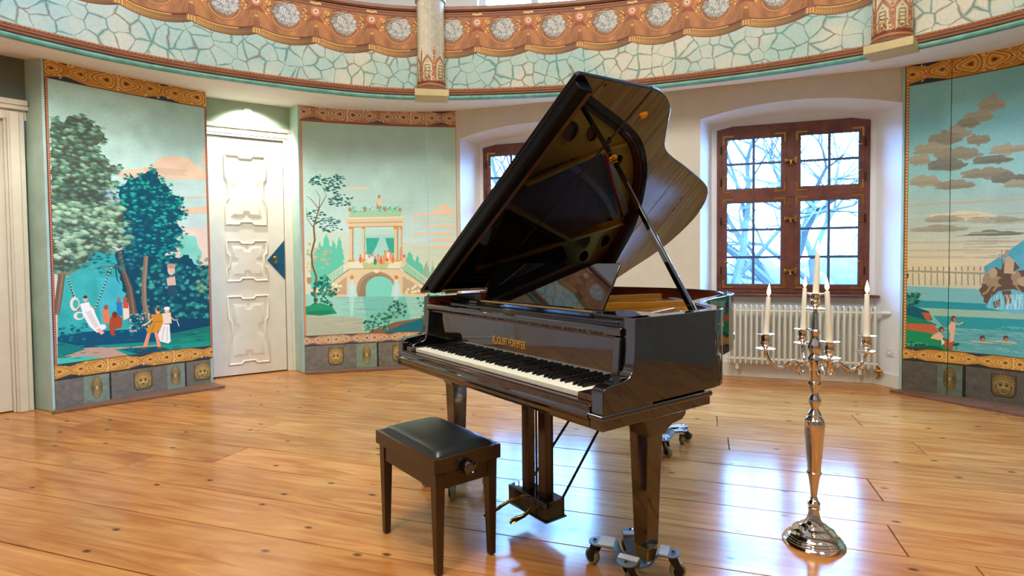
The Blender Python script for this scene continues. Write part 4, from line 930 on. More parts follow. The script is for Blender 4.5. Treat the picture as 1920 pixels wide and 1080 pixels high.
sb = B(); sb.sheet([[gp(dg, par_r(dg)+.01, 3.02) for dg in degs], [gp(dg, wall_r(math.radians(dg))+.05, 3.02) for dg in degs]])
tag(finish(sb, 'floor_gallery', M['white_plaster']), kind='structure')
# parapet front: printed marble below, printed drapery above
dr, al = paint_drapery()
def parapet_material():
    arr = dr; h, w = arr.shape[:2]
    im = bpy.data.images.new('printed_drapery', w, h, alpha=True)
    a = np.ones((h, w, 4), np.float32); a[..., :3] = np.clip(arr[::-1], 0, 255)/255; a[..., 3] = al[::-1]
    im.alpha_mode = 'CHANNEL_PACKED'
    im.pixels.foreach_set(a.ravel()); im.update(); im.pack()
    m, nt, b = new_mat('printed_gallery_paper')
    uv = N(nt, 'ShaderNodeUVMap'); uv.uv_map = 'UVMap'
    sp = N(nt, 'ShaderNodeSeparateXYZ'); nt.links.new(uv.outputs[0], sp.inputs[0])
    # marble in metres (u = arc length, v = height)
    nz = N(nt, 'ShaderNodeTexNoise', Scale=4, Detail=3); nt.links.new(uv.outputs[0], nz.inputs['Vector'])
    mx = N(nt, 'ShaderNodeMix'); mx.data_type = 'VECTOR'; mx.inputs[0].default_value = .09
    nt.links.new(uv.outputs[0], mx.inputs[4]); nt.links.new(nz.outputs['Color'], mx.inputs[5])
    v1 = N(nt, 'ShaderNodeTexVoronoi', Scale=8.8); v1.feature = 'DISTANCE_TO_EDGE'; v1.voronoi_dimensions = '2D'; nt.links.new(mx.outputs[1], v1.inputs['Vector'])
    vc = N(nt, 'ShaderNodeTexVoronoi', Scale=8.8); vc.voronoi_dimensions = '2D'; nt.links.new(mx.outputs[1], vc.inputs['Vector'])
    v2 = N(nt, 'ShaderNodeTexVoronoi', Scale=15); v2.feature = 'DISTANCE_TO_EDGE'; v2.voronoi_dimensions = '2D'; nt.links.new(mx.outputs[1], v2.inputs['Vector'])
    cr = N(nt, 'ShaderNodeValToRGB'); nvl = N(nt, 'ShaderNodeTexNoise', Scale=1.7, Detail=3); nt.links.new(uv.outputs[0], nvl.inputs['Vector']); nt.links.new(nvl.outputs['Fac'], cr.inputs['Fac'])
    cr.color_ramp.elements[0].color = (*S2L((176, 204, 190)), 1); cr.color_ramp.elements[1].color = (*S2L((216, 212, 188)), 1)
    cr.color_ramp.elements[0].position = .42; cr.color_ramp.elements[1].position = .62
    n3 = N(nt, 'ShaderNodeTexNoise', Scale=7, Detail=3); nt.links.new(uv.outputs[0], n3.inputs['Vector'])
    vr = N(nt, 'ShaderNodeValToRGB'); nt.links.new(n3.outputs['Fac'], vr.inputs['Fac'])
    vr.color_ramp.elements[0].color = (*S2L((50, 128, 112)), 1); vr.color_ramp.elements[1].color = (*S2L((122, 92, 70)), 1)
    vr.color_ramp.elements[0].position = .45; vr.color_ramp.elements[1].position = .6
    # vein width varies
    n4 = N(nt, 'ShaderNodeTexNoise', Scale=5, Detail=4); nt.links.new(uv.outputs[0], n4.inputs['Vector'])
    mr = N(nt, 'ShaderNodeMapRange'); mr.inputs[1].default_value = .4; mr.inputs[2].default_value = .75; mr.inputs[3].default_value = .03; mr.inputs[4].default_value = .22
    nt.links.new(n4.outputs['Fac'], mr.inputs[0])
    dv = N(nt, 'ShaderNodeMath'); dv.operation = 'DIVIDE'; dv.use_clamp = True; nt.links.new(v1.outputs['Distance'], dv.inputs[0]); nt.links.new(mr.outputs[0], dv.inputs[1])
    pw = N(nt, 'ShaderNodeMath'); pw.operation = 'POWER'; pw.inputs[1].default_value = .7; nt.links.new(dv.outputs[0], pw.inputs[0])
    mm = N(nt, 'ShaderNodeMix'); mm.data_type = 'RGBA'; nt.links.new(pw.outputs[0], mm.inputs[0]); nt.links.new(vr.outputs['Color'], mm.inputs[6]); nt.links.new(cr.outputs['Color'], mm.inputs[7])
    d2 = N(nt, 'ShaderNodeMapRange'); d2.inputs[2].default_value = .03; d2.inputs[3].default_value = .78; d2.inputs[4].default_value = 1; nt.links.new(v2.outputs['Distance'], d2.inputs[0])
    m3 = N(nt, 'ShaderNodeMix'); m3.data_type = 'RGBA'; m3.blend_type = 'MULTIPLY'; m3.inputs[0].default_value = 1; nt.links.new(mm.outputs[2], m3.inputs[6]); nt.links.new(d2.outputs[0], m3.inputs[7])
    # drapery: repeat every .515 m, z 3.24 .. 3.72
    cu = N(nt, 'ShaderNodeCombineXYZ'); du = N(nt, 'ShaderNodeMath'); du.operation = 'MULTIPLY_ADD'; du.inputs[1].default_value = 1/.5163; du.inputs[2].default_value = DRAPE_OFF
    nt.links.new(sp.outputs['X'], du.inputs[0]); nt.links.new(du.outputs[0], cu.inputs['X'])
    dz = N(nt, 'ShaderNodeMapRange'); dz.inputs[1].default_value = 3.24; dz.inputs[2].default_value = 3.72; dz.clamp = True; dz.inputs[3].default_value = .003; dz.inputs[4].default_value = .997
    nt.links.new(sp.outputs['Y'], dz.inputs[0]); nt.links.new(dz.outputs[0], cu.inputs['Y'])
    ti = N(nt, 'ShaderNodeTexImage'); ti.image = im; ti.extension = 'REPEAT'; nt.links.new(cu.outputs[0], ti.inputs['Vector'])
    m4 = N(nt, 'ShaderNodeMix'); m4.data_type = 'RGBA'; nt.links.new(ti.outputs['Alpha'], m4.inputs[0]); nt.links.new(m3.outputs[2], m4.inputs[6]); nt.links.new(ti.outputs['Color'], m4.inputs[7])
    nt.links.new(m4.outputs[2], b.inputs['Base Color']); b.inputs['Roughness'].default_value = .5; b.inputs['Specular IOR Level'].default_value = .3
    return m
DRAPE_OFF = .5-(math.radians(90.11)*4.47/.5163)
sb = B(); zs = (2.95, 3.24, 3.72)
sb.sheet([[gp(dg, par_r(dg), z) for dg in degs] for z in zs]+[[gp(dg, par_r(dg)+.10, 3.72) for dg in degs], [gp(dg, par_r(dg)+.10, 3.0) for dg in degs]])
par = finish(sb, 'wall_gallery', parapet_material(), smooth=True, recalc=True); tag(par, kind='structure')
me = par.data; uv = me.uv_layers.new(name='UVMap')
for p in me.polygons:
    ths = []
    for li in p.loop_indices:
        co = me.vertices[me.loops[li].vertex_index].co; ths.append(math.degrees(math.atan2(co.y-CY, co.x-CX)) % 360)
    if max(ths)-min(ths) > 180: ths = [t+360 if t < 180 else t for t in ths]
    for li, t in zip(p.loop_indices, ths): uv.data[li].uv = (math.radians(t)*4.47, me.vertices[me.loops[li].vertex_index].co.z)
sb = B()
prof = [(-.012, 3.72), (-.03, 3.735), (-.03, 3.765), (.02, 3.78), (.12, 3.78), (.12, 3.72)]
sb.sheet([[gp(dg, par_r(dg)+q, z) for dg in degs] for q, z in prof])
tag(finish(sb, 'trim_1', M['moulding'], smooth=True), 'brown painted rail along the top of the gallery front', kind='structure')
sb = B()
prof = [(0, 2.962), (-.016, 2.958), (-.022, 2.948), (-.02, 2.938), (-.03, 2.93), (-.035, 2.918), (-.024, 2.908), (-.022, 2.896), (-.004, 2.888)]
sb.sheet([[gp(dg, par_r(dg)+q, z) for dg in degs] for q, z in prof])
bead_strip = finish(sb, 'trim_2', M['moulding'], smooth=True); tag(bead_strip, 'copper coloured beaded moulding along the foot of the gallery front', kind='structure')
sb = B()
t = 28.0
while t < 150: 
    r = par_r(t); c = gp(t, r-.026, 2.943); sb.sphere(c, .0125, 6, 4, (1.25, .8, 1)); t += .36
bd = finish(sb, 'bead', M['bead'], bead_strip, smooth=True); bd['kind'] = 'stuff'
sb = B()
prof = [(-.004, 2.89), (-.018, 2.882), (-.022, 2.868), (-.016, 2.855), (0, 2.85), (.03, 2.853)]
sb.sheet([[gp(dg, par_r(dg)+q, z) for dg in degs] for q, z in prof])
tag(finish(sb, 'trim_3', M['green_edge'], smooth=True), 'malachite green rounded edge under the gallery front', kind='structure')
# upper wall with windows, ceiling
ub = B(); U3 = 3.0; UT = 6.4
def upq(p0, p1, z0, z1): ub.bm.faces.new([ub.bm.verts.new(Vector((*p, z))) for p, z in ((p0, z0), (p1, z0), (p1, z1), (p0, z1))])
UW = [(-2.45, -1.15), (-.10, 1.30)]
pts = outline[:]
for p, q in zip(pts, pts[1:]): upq(p, q, U3-.04, UT)
us = [UL+.35, UW[0][0], UW[0][1], UW[1][0], UW[1][1], UR]
for i in range(len(us)-1):
    p, q = w2(us[i]), w2(us[i+1])
    if i in (1, 3):
        upq(p, q, U3-.04, 3.92); upq(p, q, 5.7, UT)
        for (s_, e_) in (((us[i], 3.92), (us[i+1], 3.92)), ((us[i+1], 3.92), (us[i+1], 5.7)), ((us[i+1], 5.7), (us[i], 5.7)), ((us[i], 5.7), (us[i], 3.92))):
            ub.bm.faces.new([ub.bm.verts.new(x) for x in (wp(s_[0], WK, s_[1]), wp(e_[0], WK, e_[1]), wp(e_[0], WK+.25, e_[1]), wp(s_[0], WK+.25, s_[1]))])
    else: upq(p, q, U3-.04, UT)
tag(finish(ub, 'wall_upper', M['white_plaster'], recalc=False), kind='structure')
tag(finish(B().lathe([(7.6, UT), (7.6, UT+.05)], 40, (CX, CY, 0)), 'ceiling', M['white_plaster']), kind='structure')
for i, (a, b_) in enumerate(UW):
    w = struct_empty('window_%d' % (i+3), 'upper gallery window seen just above the gallery rail', '', wp((a+b_)/2, WK+.12, 3.92), ang)
    hw = (b_-a)/2; fb = B()
    for x0, x1, z0, z1 in ((-hw, -hw+.07, 0, 1.78), (hw-.07, hw, 0, 1.78), (-.04, .04, 0, 1.78), (-hw, hw, 0, .07), (-hw, hw, 1.71, 1.78), (-hw, hw, .9, .97)): fb.box(x0, x1, -.03, .03, z0, z1)
    finish(fb, 'window_frame', M['white_plaster'], w)
    bxo('pane', M['glass'], w, -hw+.07, hw-.07, -.003, .003, .07, 1.71, 0)
# ------------------------------------------------------------- the two big windows
def make_window(idx, cw):
    W = struct_empty('window_%d' % idx, ('left ' if idx == 1 else 'right ')+'brown wooden casement window with brass corner plates', '', wp(cw, WB, 0), ang)
    z0, z1, hw = .87, 2.578, FR_HW; dp0, dp1 = -.022, -.002
    fb = B()
    fb.box(-hw, -hw+.052, dp0, dp1, z0, z1-.03); fb.box(hw-.052, hw, dp0, dp1, z0, z1-.03)
    fb.box(-hw, hw, dp0, dp1, z0, z0+.045)
    # head with clipped corners
    fb.prism([(-hw, z1-.09), (hw, z1-.09), (hw, z1-.03), (hw-.16, z1), (-hw+.16, z1), (-hw, z1-.03)], lambda x, z: Vector((x, dp0-.004, z)), lambda x, z: Vector((x, dp1, z)))
    fb.box(-.042, .042, dp0, dp1, z0+.045, z1-.09)
    fb.box(-hw+.052, hw-.052, dp0-.006, dp1, 1.838, 1.892)
    finish(fb, 'window_frame', M['frame_wood'], W, bevel=.004)
    for sx in (-1, 1):
        for (za, zb, rows) in ((z0+.042, 1.842, 3), (1.888, z1-.087, 2)):
            xa, xb = (-hw+.049, -.039) if sx < 0 else (.039, hw-.049)
            S = B(); fw = .044
            for q in ((xa, xa+fw, za, zb), (xb-fw, xb, za, zb), (xa+fw, xb-fw, za, za+fw), (xa+fw, xb-fw, zb-fw, zb)): S.box(q[0], q[1], dp0-.007, dp0+.009, q[2], q[3])
            sash = finish(S, 'sash', M['frame_wood'], W, bevel=.003)
            ga, gb, gc, gd = xa+fw, xb-fw, za+fw, zb-fw
            mid = (ga+gb)/2; mb = B(); mz = []
            for k in range(rows+1): mz.append(gc+(gd-gc)*k/rows)
            mw = .013
            finish(B().box(mid-mw, mid+mw, dp0-.003, dp0+.007, gc, gd), 'muntin', M['muntin'], sash, bevel=.002)
            for k in range(1, rows):
                for (p, q) in ((ga, mid-mw), (mid+mw, gb)): finish(B().box(p, q, dp0-.002, dp0+.006, mz[k]-mw, mz[k]+mw), 'muntin', M['muntin'], sash, bevel=.002)
            lb = B()
            for q in ((ga, ga+.009, gc, gd), (gb-.009, gb, gc, gd), (ga, gb, gc, gc+.009), (ga, gb, gd-.009, gd)): lb.box(q[0], q[1], dp0-.004, dp0+.008, q[2], q[3])
            finish(lb, 'glazing_bead', M['muntin'], sash)
            for (p, q) in ((ga, mid-mw), (mid+mw, gb)):
                for k in range(rows):
                    finish(B().box(p, q, dp0+.001, dp0+.003, mz[k]+(mw if k else 0), mz[k+1]-(mw if k < rows-1 else 0)), 'pane', M['glass'], sash)
            for cxn, dx in ((xa+.006, 1), (xb-.006, -1)):
                for czn, dz in ((za+.006, 1), (zb-.006, -1)):
                    br = B(); L, w_ = .105, .017
                    x0_, x1_ = sorted((cxn, cxn+dx*L)); zz = sorted((czn, czn+dz*w_)); br.box(x0_, x1_, dp0-.010, dp0-.0065, zz[0], zz[1])
                    x0_, x1_ = sorted((cxn, cxn+dx*w_)); zz = sorted((czn+dz*w_, czn+dz*L*.85)); br.box(x0_, x1_, dp0-.010, dp0-.0065, zz[0], zz[1])
                    finish(br, 'corner_plate', M['brass'], sash, bevel=.0015)
            hx = xa-.008 if sx < 0 else xb+.008
            for hz in (za+(zb-za)*.2, za+(zb-za)*.75):
                finish(B().lathe([(.006, -.04), (.007, -.036), (.007, .036), (.006, .04)], 8, (hx, dp0-.012, hz)), 'hinge', M['dark_metal'], sash, smooth=True)
            for hz in (za+(zb-za)*.3, za+(zb-za)*.72):
                ex = ga-.006 if sx < 0 else gb+.006
                finish(B().box(ex-.016, ex+.016, dp0-.015, dp0-.006, hz-.007, hz+.007), 'clip', M['brass'], sash, bevel=.002)
    for zl in (2.20, 1.62, 1.10):
        L = B(); L.box(-.045, .05, dp0-.032, dp0-.014, zl-.008, zl+.008); L.box(.03, .05, dp0-.035, dp0-.012, zl-.03, zl+.03); L.box(-.055, -.035, dp0-.035, dp0-.012, zl-.018, zl+.018)
        L.lathe([(.009, 0), (.011, .01), (.006, .03)], 10, (0, dp0-.03, zl-.035)); L.tube([(-.01, dp0-.03, zl-.01), (-.01, dp0-.05, zl-.02), (-.005, dp0-.05, zl-.045)], .005, 6)
        finish(L, 'latch', M['brass'], W, bevel=.002)
    return W
make_window(1, NIC[0][2]); make_window(2, NIC[1][2])
for i, (a, b_, cw) in enumerate(NIC):
    s_ = B()
    q = [wp(cw-.72, WB-.10, .835), wp(cw+.77, WB-.10, .835), wp(cw+.74, WB-.001, .835), wp(cw-.74, WB-.001, .835)]
    lo = [s_.bm.verts.new(p) for p in q]; up = [s_.bm.verts.new(p+Vector((0, 0, .028))) for p in q]
    for k in range(4): s_.bm.faces.new((lo[k], lo[(k+1) % 4], up[(k+1) % 4], up[k]))
    s_.bm.faces.new(lo[::-1]); s_.bm.faces.new(up)
    tag(finish(s_, 'trim_%d' % (4+i), M['frame_wood'], bevel=.004), 'brown wooden window sill board', kind='structure')

# ------------------------------------------------------------- doors
ed = Vector((DB[0]-DA[0], DB[1]-DA[1], 0)).normalized(); ead = math.atan2(ed.y, ed.x)
D = struct_empty('door_1', 'ivory panelled door with ornate raised panels and a blue triangular lock plate', '', (DA[0], DA[1], 0), ead)
# local x = along door, local y = outwards (away from the room)
def ornate(x0, x1, z0, z1, notch=.03):
    w, h = x1-x0, z1-z0; a = .33; s = notch
    P = [(0, 0), (a, 0), (a+.05, 1), (.95-a, 1), (1-a, 0), (1, 0)]
    pts = []
    for t, n_ in P: pts.append((x0+w*t, z0+s*n_*.9))
    for t, n_ in P: pts.append((x1-s*n_*.9, z0+h*t))
    for t, n_ in P: pts.append((x1-w*t, z1-s*n_*.9))
    for t, n_ in P: pts.append((x0+s*n_*.9, z1-h*t))
    out = []
    for p in pts:
        if not out or (abs(out[-1][0]-p[0])+abs(out[-1][1]-p[1])) > 1e-5: out.append(p)
    if abs(out[0][0]-out[-1][0])+abs(out[0][1]-out[-1][1]) < 1e-5: out.pop()
    return out
leaf = bxo('door_leaf', M['door_paint'], D, 0, .745, 0, .045, .012, 2.565, .003)
def frame_loop(outline_, prof, y_):
    """sweep a moulding profile (inset, proud) along an outline in the door plane"""
    c = np.mean(outline_, 0); n = len(outline_); bd = B(); rows = []
    P = np.array(outline_)
    for ins, pr in prof:
        row = []
        for i in range(n):
            t0 = P[i]-P[i-1]; t1 = P[(i+1) % n]-P[i]; t0 /= np.linalg.norm(t0); t1 /= np.linalg.norm(t1)
            n0 = np.array([-t0[1], t0[0]]); n1 = np.array([-t1[1], t1[0]]); m_ = n0+n1; m_ /= max(.6, m_ @ m_/2+.2) if (m_ @ m_) > 0 else 1
            q = P[i]+m_*ins*.9
            row.append((q[0], y_-pr, q[1]))
        rows.append(row+[row[0]])
    bd.sheet(rows); return bd
for (z0, z1) in ((.12, .87), (1.02, 1.47), (1.63, 2.39)):
    o = ornate(.15, .57, z0, z1)
    pan = finish(frame_loop(o, [(0, 0), (.004, .014), (.012, .018), (.022, .012), (.028, .002), (.03, -.004)], 0), 'door_panel', M['door_paint'], D, smooth=True, angle=50)
    o2 = ornate(.235, .485, z0+.10*(z1-z0 > .5 and 1.2 or .9), z1-.10*(z1-z0 > .5 and 1.2 or .9), .045)
    bd = frame_loop(o2, [(-.045, 0), (-.01, .012), (0, .014)], 0)
    finish(bd, 'raised_field', M['door_paint'], pan, smooth=True, angle=30)
    bd = B(); bd.prism(o2, lambda x, z: Vector((x, -.014, z)), lambda x, z: Vector((x, -.002, z)))
    finish(bd, 'field_face', M['door_paint'], pan)
tb = B(); tb.prism([(.561, 1.25), (.741, 1.032), (.741, 1.469)], lambda x, z: Vector((x, -.006, z)), lambda x, z: Vector((x, 0, z)))
tri = finish(tb, 'lock_plate', M['blue_plate'], D); tri['label'] = 'blue triangular lock plate'
kb = B(); kb.lathe([(.004, 0), (.016, .004), (.02, .008), (.015, .012), (.004, .014)], 14, (0, 0, 0), Matrix.Translation((.64, -.006, 1.275)) @ Matrix.Rotation(PI/2, 4, 'X'))
kb.box(.632, .648, -.012, -.006, 1.20, 1.32); kb.tube([(.64, -.012, 1.25), (.64, -.05, 1.245), (.655, -.055, 1.235), (.64, -.06, 1.215), (.63, -.055, 1.235), (.64, -.05, 1.245)], .005, 6)
finish(kb, 'keyhole_plate', M['brass'], tri, smooth=True)
cb = B(); cb.box(.75, .84, -.03, .06, 0, 2.60); cb.box(.80, .845, -.045, -.03, 0, 2.70); cb.box(-.12, .84, -.03, .06, 2.575, 2.66); cb.box(-.12, .845, -.055, .04, 2.66, 2.705); cb.box(-.12, .81, -.04, -.03, 2.60, 2.63); cb.box(-.12, -.01, -.01, .06, 0, 2.6)
finish(cb, 'door_casing', M['door_paint'], D, bevel=.006)
bxo('transom_board', M['green_board'], D, -.14, .86, -.02, .03, 2.707, 2.975, .003)
rb = B(); T = Matrix.Translation((.395, -.02, 2.84)) @ Matrix.Rotation(PI/2, 4, 'X')
rb.lathe([(.045, 0), (.05, .006), (.046, .012), (.03, .014), (.026, .02), (.008, .024)], 20, (0, 0, 0), T)
for k in range(8): rb.sphere((.395+.032*math.cos(k*PI/4), -.034, 2.84+.032*math.sin(k*PI/4)), .010, 6, 4)
finish(rb, 'rosette', M['outlet'], D, smooth=True)['label'] = 'small white glass rosette'
# doorway at the left edge of the picture
eb = math.atan2(e_c.y, e_c.x)
D2_ = struct_empty('door_2', 'ivory doorway casing and door at the left edge', '', (c0.x, c0.y, 0), eb)
cb = B()
for q in ((.105, .215, -.05, .05, 0, 2.50), (.12, .18, -.066, -.05, 0, 2.5), (.085, .105, -.02, .05, 0, 2.44), (-.98, .235, -.03, .05, 2.44, 2.52), (-.98, .245, -.07, .05, 2.52, 2.555), (-.98, .24, -.085, .05, 2.555, 2.60), (-.98, -.87, -.05, .05, 0, 2.5)): cb.box(*q)
finish(cb, 'door_casing', M['door_paint'], D2_, bevel=.005)
lf = bxo('door_leaf', M['door_paint'], D2_, -.87, .085, .02, .06, .01, 2.44, .003)
for z0, z1 in ((.15, .9), (1.05, 2.3)): finish(frame_loop([(-.72, z0), (-.08, z0), (-.08, z1), (-.72, z1)], [(0, 0), (.005, .012), (.02, .014), (.03, 0)], .02), 'door_panel', M['door_paint'], D2_, smooth=True)
bxo('transom_board', M['dark_green_board'], D2_, -.98, .262, -.02, .03, 2.603, 2.975, .003)
# ------------------------------------------------------------- painted folding screens
def screen(label, pts3, arr, mname, side_mat, seams=(), board=None, side_at='start', H=2.96, zb=.001, gain=1.2):
    pts, o, R = arc_pts(*pts3, n=30)
    a, b_ = Vector(pts[0]), Vector(pts[-1]); mid = (a+b_)/2; base = Vector((mid.x, mid.y, 0))
    S = thing('painted_screen', label, 'folding screen', base)
    L = [0]
    for p, q in zip(pts, pts[1:]): L.append(L[-1]+math.dist(p, q))
    tot = L[-1]; mt = img_mat(mname, arr, .7, gain)
    Lp = [Vector((p[0]-mid.x, p[1]-mid.y, 0)) for p in pts]
    def nrm(i):
        t = (Lp[min(i+1, 30)]-Lp[max(i-1, 0)]).normalized(); nn = Vector((-t.y, t.x, 0))
        if nn.dot(base-Vector((CX, CY, 0))) < 0: nn = -nn
        return nn
    cuts = [0]+[int(round(s*30)) for s in seams]+[30]
    for k, (i0, i1) in enumerate(zip(cuts, cuts[1:])):
        for (za, zt, nm, off) in ((zb, .262 if 'swing' in mname else .295, 'plinth_panel', .004), (.265 if 'swing' in mname else .298, H, 'painted_panel', 0)):
            bd = B(); rows = [[], [], [], []]
            for i in range(i0, i1+1):
                p = Lp[i]+nrm(i)*off
                if i == i0 and k > 0: p = p+(Lp[i0+1]-Lp[i0]).normalized()*.0025
                if i == i1 and k < len(cuts)-2: p = p-(Lp[i1]-Lp[i1-1]).normalized()*.0025
                rows[0].append(p+Vector((0, 0, za))); rows[1].append(p+Vector((0, 0, zt))); rows[2].append(p+nrm(i)*.03+Vector((0, 0, zt))); rows[3].append(p+nrm(i)*.03+Vector((0, 0, za)))
            bd.sheet([rows[0], rows[1], rows[2], rows[3], rows[0]])
            for e in (0, -1): bd.bm.faces.new([bd.bm.verts.new(rows[j][e]) for j in range(4)])
            bmesh.ops.remove_doubles(bd.bm, verts=bd.bm.verts, dist=1e-5)
            ob = finish(bd, nm, mt, S)
            uv = ob.data.uv_layers.new(name='UVMap')
            for l in ob.data.loops:
                co = ob.data.vertices[l.vertex_index].co
                j = min(range(31), key=lambda q: (Lp[q].xy-co.xy).length)
                # project on the neighbouring chord for a smooth u
                best = None
                for q in (max(0, j-1), min(29, j)):
                    e = Lp[q+1]-Lp[q]; t = max(0, min(1, (co-Lp[q]).xy.dot(e.xy)/e.xy.length_squared)); dd = (Lp[q].xy+e.xy*t-co.xy).length
                    if best is None or dd < best[0]: best = (dd, (L[q]+(L[q+1]-L[q])*t)/tot)
                uv.data[l.index].uv = (best[1], co.z/H)
    # thin top strip
    bd = B(); rows = [[Lp[i]+nrm(i)*o_+Vector((0, 0, z)) for i in range(31)] for o_, z in ((-.012, H-.002), (-.012, H+.012), (.04, H+.012), (.04, H-.002), (-.012, H-.002))]
    bd.sheet(rows); finish(bd, 'top_strip', M['moulding'], S)
    return S, Lp, base, nrm
def side_board(S, base, p, q, w=.0, H=2.96, m='mint_side', th=.022):
    """board closing the side of a screen, from its edge p back to the wall at q (world xy)"""
    p, q = Vector((*p, 0))-base, Vector((*q, 0))-base; t = (q-p).normalized(); nn = Vector((-t.y, t.x, 0))*th
    bd = B(); Q = [p, q, q+nn, p+nn]
    lo = [bd.bm.verts.new(x+Vector((0, 0, .003))) for x in Q]; up = [bd.bm.verts.new(x+Vector((0, 0, H))) for x in Q]
    for k in range(4): bd.bm.faces.new((lo[k], lo[(k+1) % 4], up[(k+1) % 4], up[k]))
    bd.bm.faces.new(lo[::-1]); bd.bm.faces.new(up)
    return finish(bd, 'side_board', M[m], S, bevel=.002)
def floor_board(S, base, pts, m='board_brown', h=.022):
    bd = B(); bd.prism([(p[0]-base.x, p[1]-base.y) for p in pts], lambda x, y: Vector((x, y, 0)), lambda x, y: Vector((x, y, h)))
    return finish(bd, 'floor_board', M[m], S, bevel=.002)
S1, L1, b1, n1 = screen('painted screen with big trees and a woman on a swing, left of the ivory door', PTS1, paint_swing(), 'painting_swing', 'mint_side', gain=1.2)
side_board(S1, b1, (-3.842, 4.779), (-4.085, 4.895)); side_board(S1, b1, (-3.043, 5.788), (-3.215, 6.005))
floor_board(S1, b1, [(-3.84, 4.775), (-3.80, 4.685), (-2.83, 5.60), (-3.04, 5.79), (-3.49, 5.245)])
S2, L2, b2, n2 = screen('painted screen with a columned pavilion above water, right of the ivory door', PTS2, paint_pavilion(), 'painting_pavilion', 'mint_side', seams=(.80,), gain=1.28)
side_board(S2, b2, (-2.297, 6.30), (-2.47, 6.51))
floor_board(S2, b2, [(-2.297, 6.295), (-2.24, 6.20), (-1.2, 6.46), (-.64, 6.56), (-.62, 6.685), (-1.50, 6.55)])
S3, L3, b3, n3 = screen('painted screen with bathers, sea and a sculpted fountain, at the right beside the window', PTS3, paint_fountain(), 'painting_fountain', 'mint_side', seams=(.1667,))
side_board(S3, b3, (3.573, 5.24), (3.66, 5.30))
floor_board(S3, b3, [(3.575, 5.225), (3.43, 5.19), (3.92, 4.32), (4.30, 3.45), (4.55, 3.6), (4.21, 4.53)])

# ------------------------------------------------------------- columns on the gallery front
colmat = img_mat('painted_column', paint_column(), .45)
def column(deg, label):
    r = par_r(deg)-.055; p = gp(deg, r, 0); T = math.radians(deg)
    C_ = thing('column', label, 'column', (p.x, p.y, 2.85), T-PI/2, 'painted columns on the gallery front')
    bd = B(); n = 40
    prof = [(.140, .05), (.140, .30), (.134, .34), (.134, .93)]
    rows = [[(rr*math.cos(2*PI*k/n), rr*math.sin(2*PI*k/n), z) for k in range(n+1)] for rr, z in prof]
    bd.sheet(rows); sh = finish(bd, 'shaft', colmat, C_, smooth=True)
    uv = sh.data.uv_layers.new(name='UVMap')
    for pl in sh.data.polygons:
        us = [(math.atan2(sh.data.vertices[sh.data.loops[i].vertex_index].co.y, sh.data.vertices[sh.data.loops[i].vertex_index].co.x)/(2*PI)) % 1 for i in pl.loop_indices]
        if max(us)-min(us) > .5: us = [u+1 if u < .5 else u for u in us]
        for i, u in zip(pl.loop_indices, us): uv.data[i].uv = (u*1.6, (sh.data.vertices[sh.data.loops[i].vertex_index].co.z+.0)/.95)
    finish(B().lathe([(.140, .05), (.156, .055), (.158, .068), (.146, .078), (.150, .088), (.141, .10)], 32), 'base_ring', M['moulding'], C_, smooth=True)
    bxo('plinth_block', M['col_base'], C_, -.165, .165, -.15, .10, -.015, .052, .004)
    finish(B().lathe([(.134, .93), (.150, .935), (.154, .955), (.146, .97), (.136, .975)], 32), 'capital_ring', M['col_base'], C_, smooth=True)
column(99.4, 'painted round column on the gallery front, above the pavilion screen')
column(46.1, 'painted round column on the gallery front, above the right screen edge')

# ------------------------------------------------------------- radiator, valve, outlet
cw = NIC[1][2]
rp0 = wp(cw, WB-.13, 0)
Rd = thing('radiator', 'cream column radiator under the right window', 'radiator', rp0, ang)
u0, u1 = -.60, .74; nsec = 26
sec = B()
for y in (-.035, .035):
    sec.tube([(0, y, .165), (0, y, .19), (0, y, .725), (0, y*.8, .748)], [.008, .013, .013, .009], 8)
sec.sphere((0, 0, .745), .017, 8, 5, (1, 2.3, 1)); sec.sphere((0, 0, .172), .016, 8, 5, (1, 2.3, .9))
first = finish(sec, 'radiator_section', M['radiator'], Rd, smooth=True, angle=60)
for k in range(nsec):
    o = first if k == 0 else first.copy()
    if k: COL.objects.link(o)
    o.parent = Rd; o.location = (u0+(u1-u0)*(k+.5)/nsec, 0, 0)
hb = B()
for y in (-.035, .035):
    for z in (.70, .215): hb.tube([(u0-.0, y, z), (u1, y, z)], .011, 8)
finish(hb, 'header_pipe', M['radiator'], Rd, smooth=True)
vb = B(); vb.tube([(u1, 0, .70), (u1+.03, 0, .70)], .012, 10); vb.tube([(u1+.03, 0, .70), (u1+.045, 0, .70), (u1+.10, -.02, .70), (u1+.105, -.02, .70)], [.016, .02, .021, .015], 12)
finish(vb, 'valve', M['outlet'], Rd, smooth=True)['label'] = 'white thermostat valve'
vb = B(); vb.tube([(u1-.02, 0, .20), (u1+.02, 0, .17), (u1+.02, 0, .10)], .012, 8); vb.tube([(u1-.02, -.03, .15), (u1+.04, -.03, .15)], .018, 8); vb.tube([(u1+.02, 0, .10), (u1+.02, .08, .06), (u1+.02, .105, .06)], .010, 8)
finish(vb, 'supply_valve', M['brass'], Rd, smooth=True)
for sx in (-.5, .6):
    bb_ = B(); bb_.box(sx-.015, sx+.015, .0, .128, .10, .16); finish(bb_, 'bracket', M['radiator'], Rd)
p0_, p1_ = wp(NIC[1][1], WK, 0), wp(cw+.745, WB, 0); t_ = (p1_-p0_).normalized(); q_ = p0_+t_*.11
nn = Vector((-t_.y, t_.x, 0))
if nn.dot(D2) > 0: nn = -nn
O_ = thing('wall_outlet', 'white wall socket low on the right window reveal', 'socket', (q_+nn*.001)+Vector((0, 0, .335)), math.atan2(nn.y, nn.x)+PI/2)
ob_ = bxo('cover_plate', M['outlet'], O_, -.035, .035, -.010, 0, -.04, .04, .003)
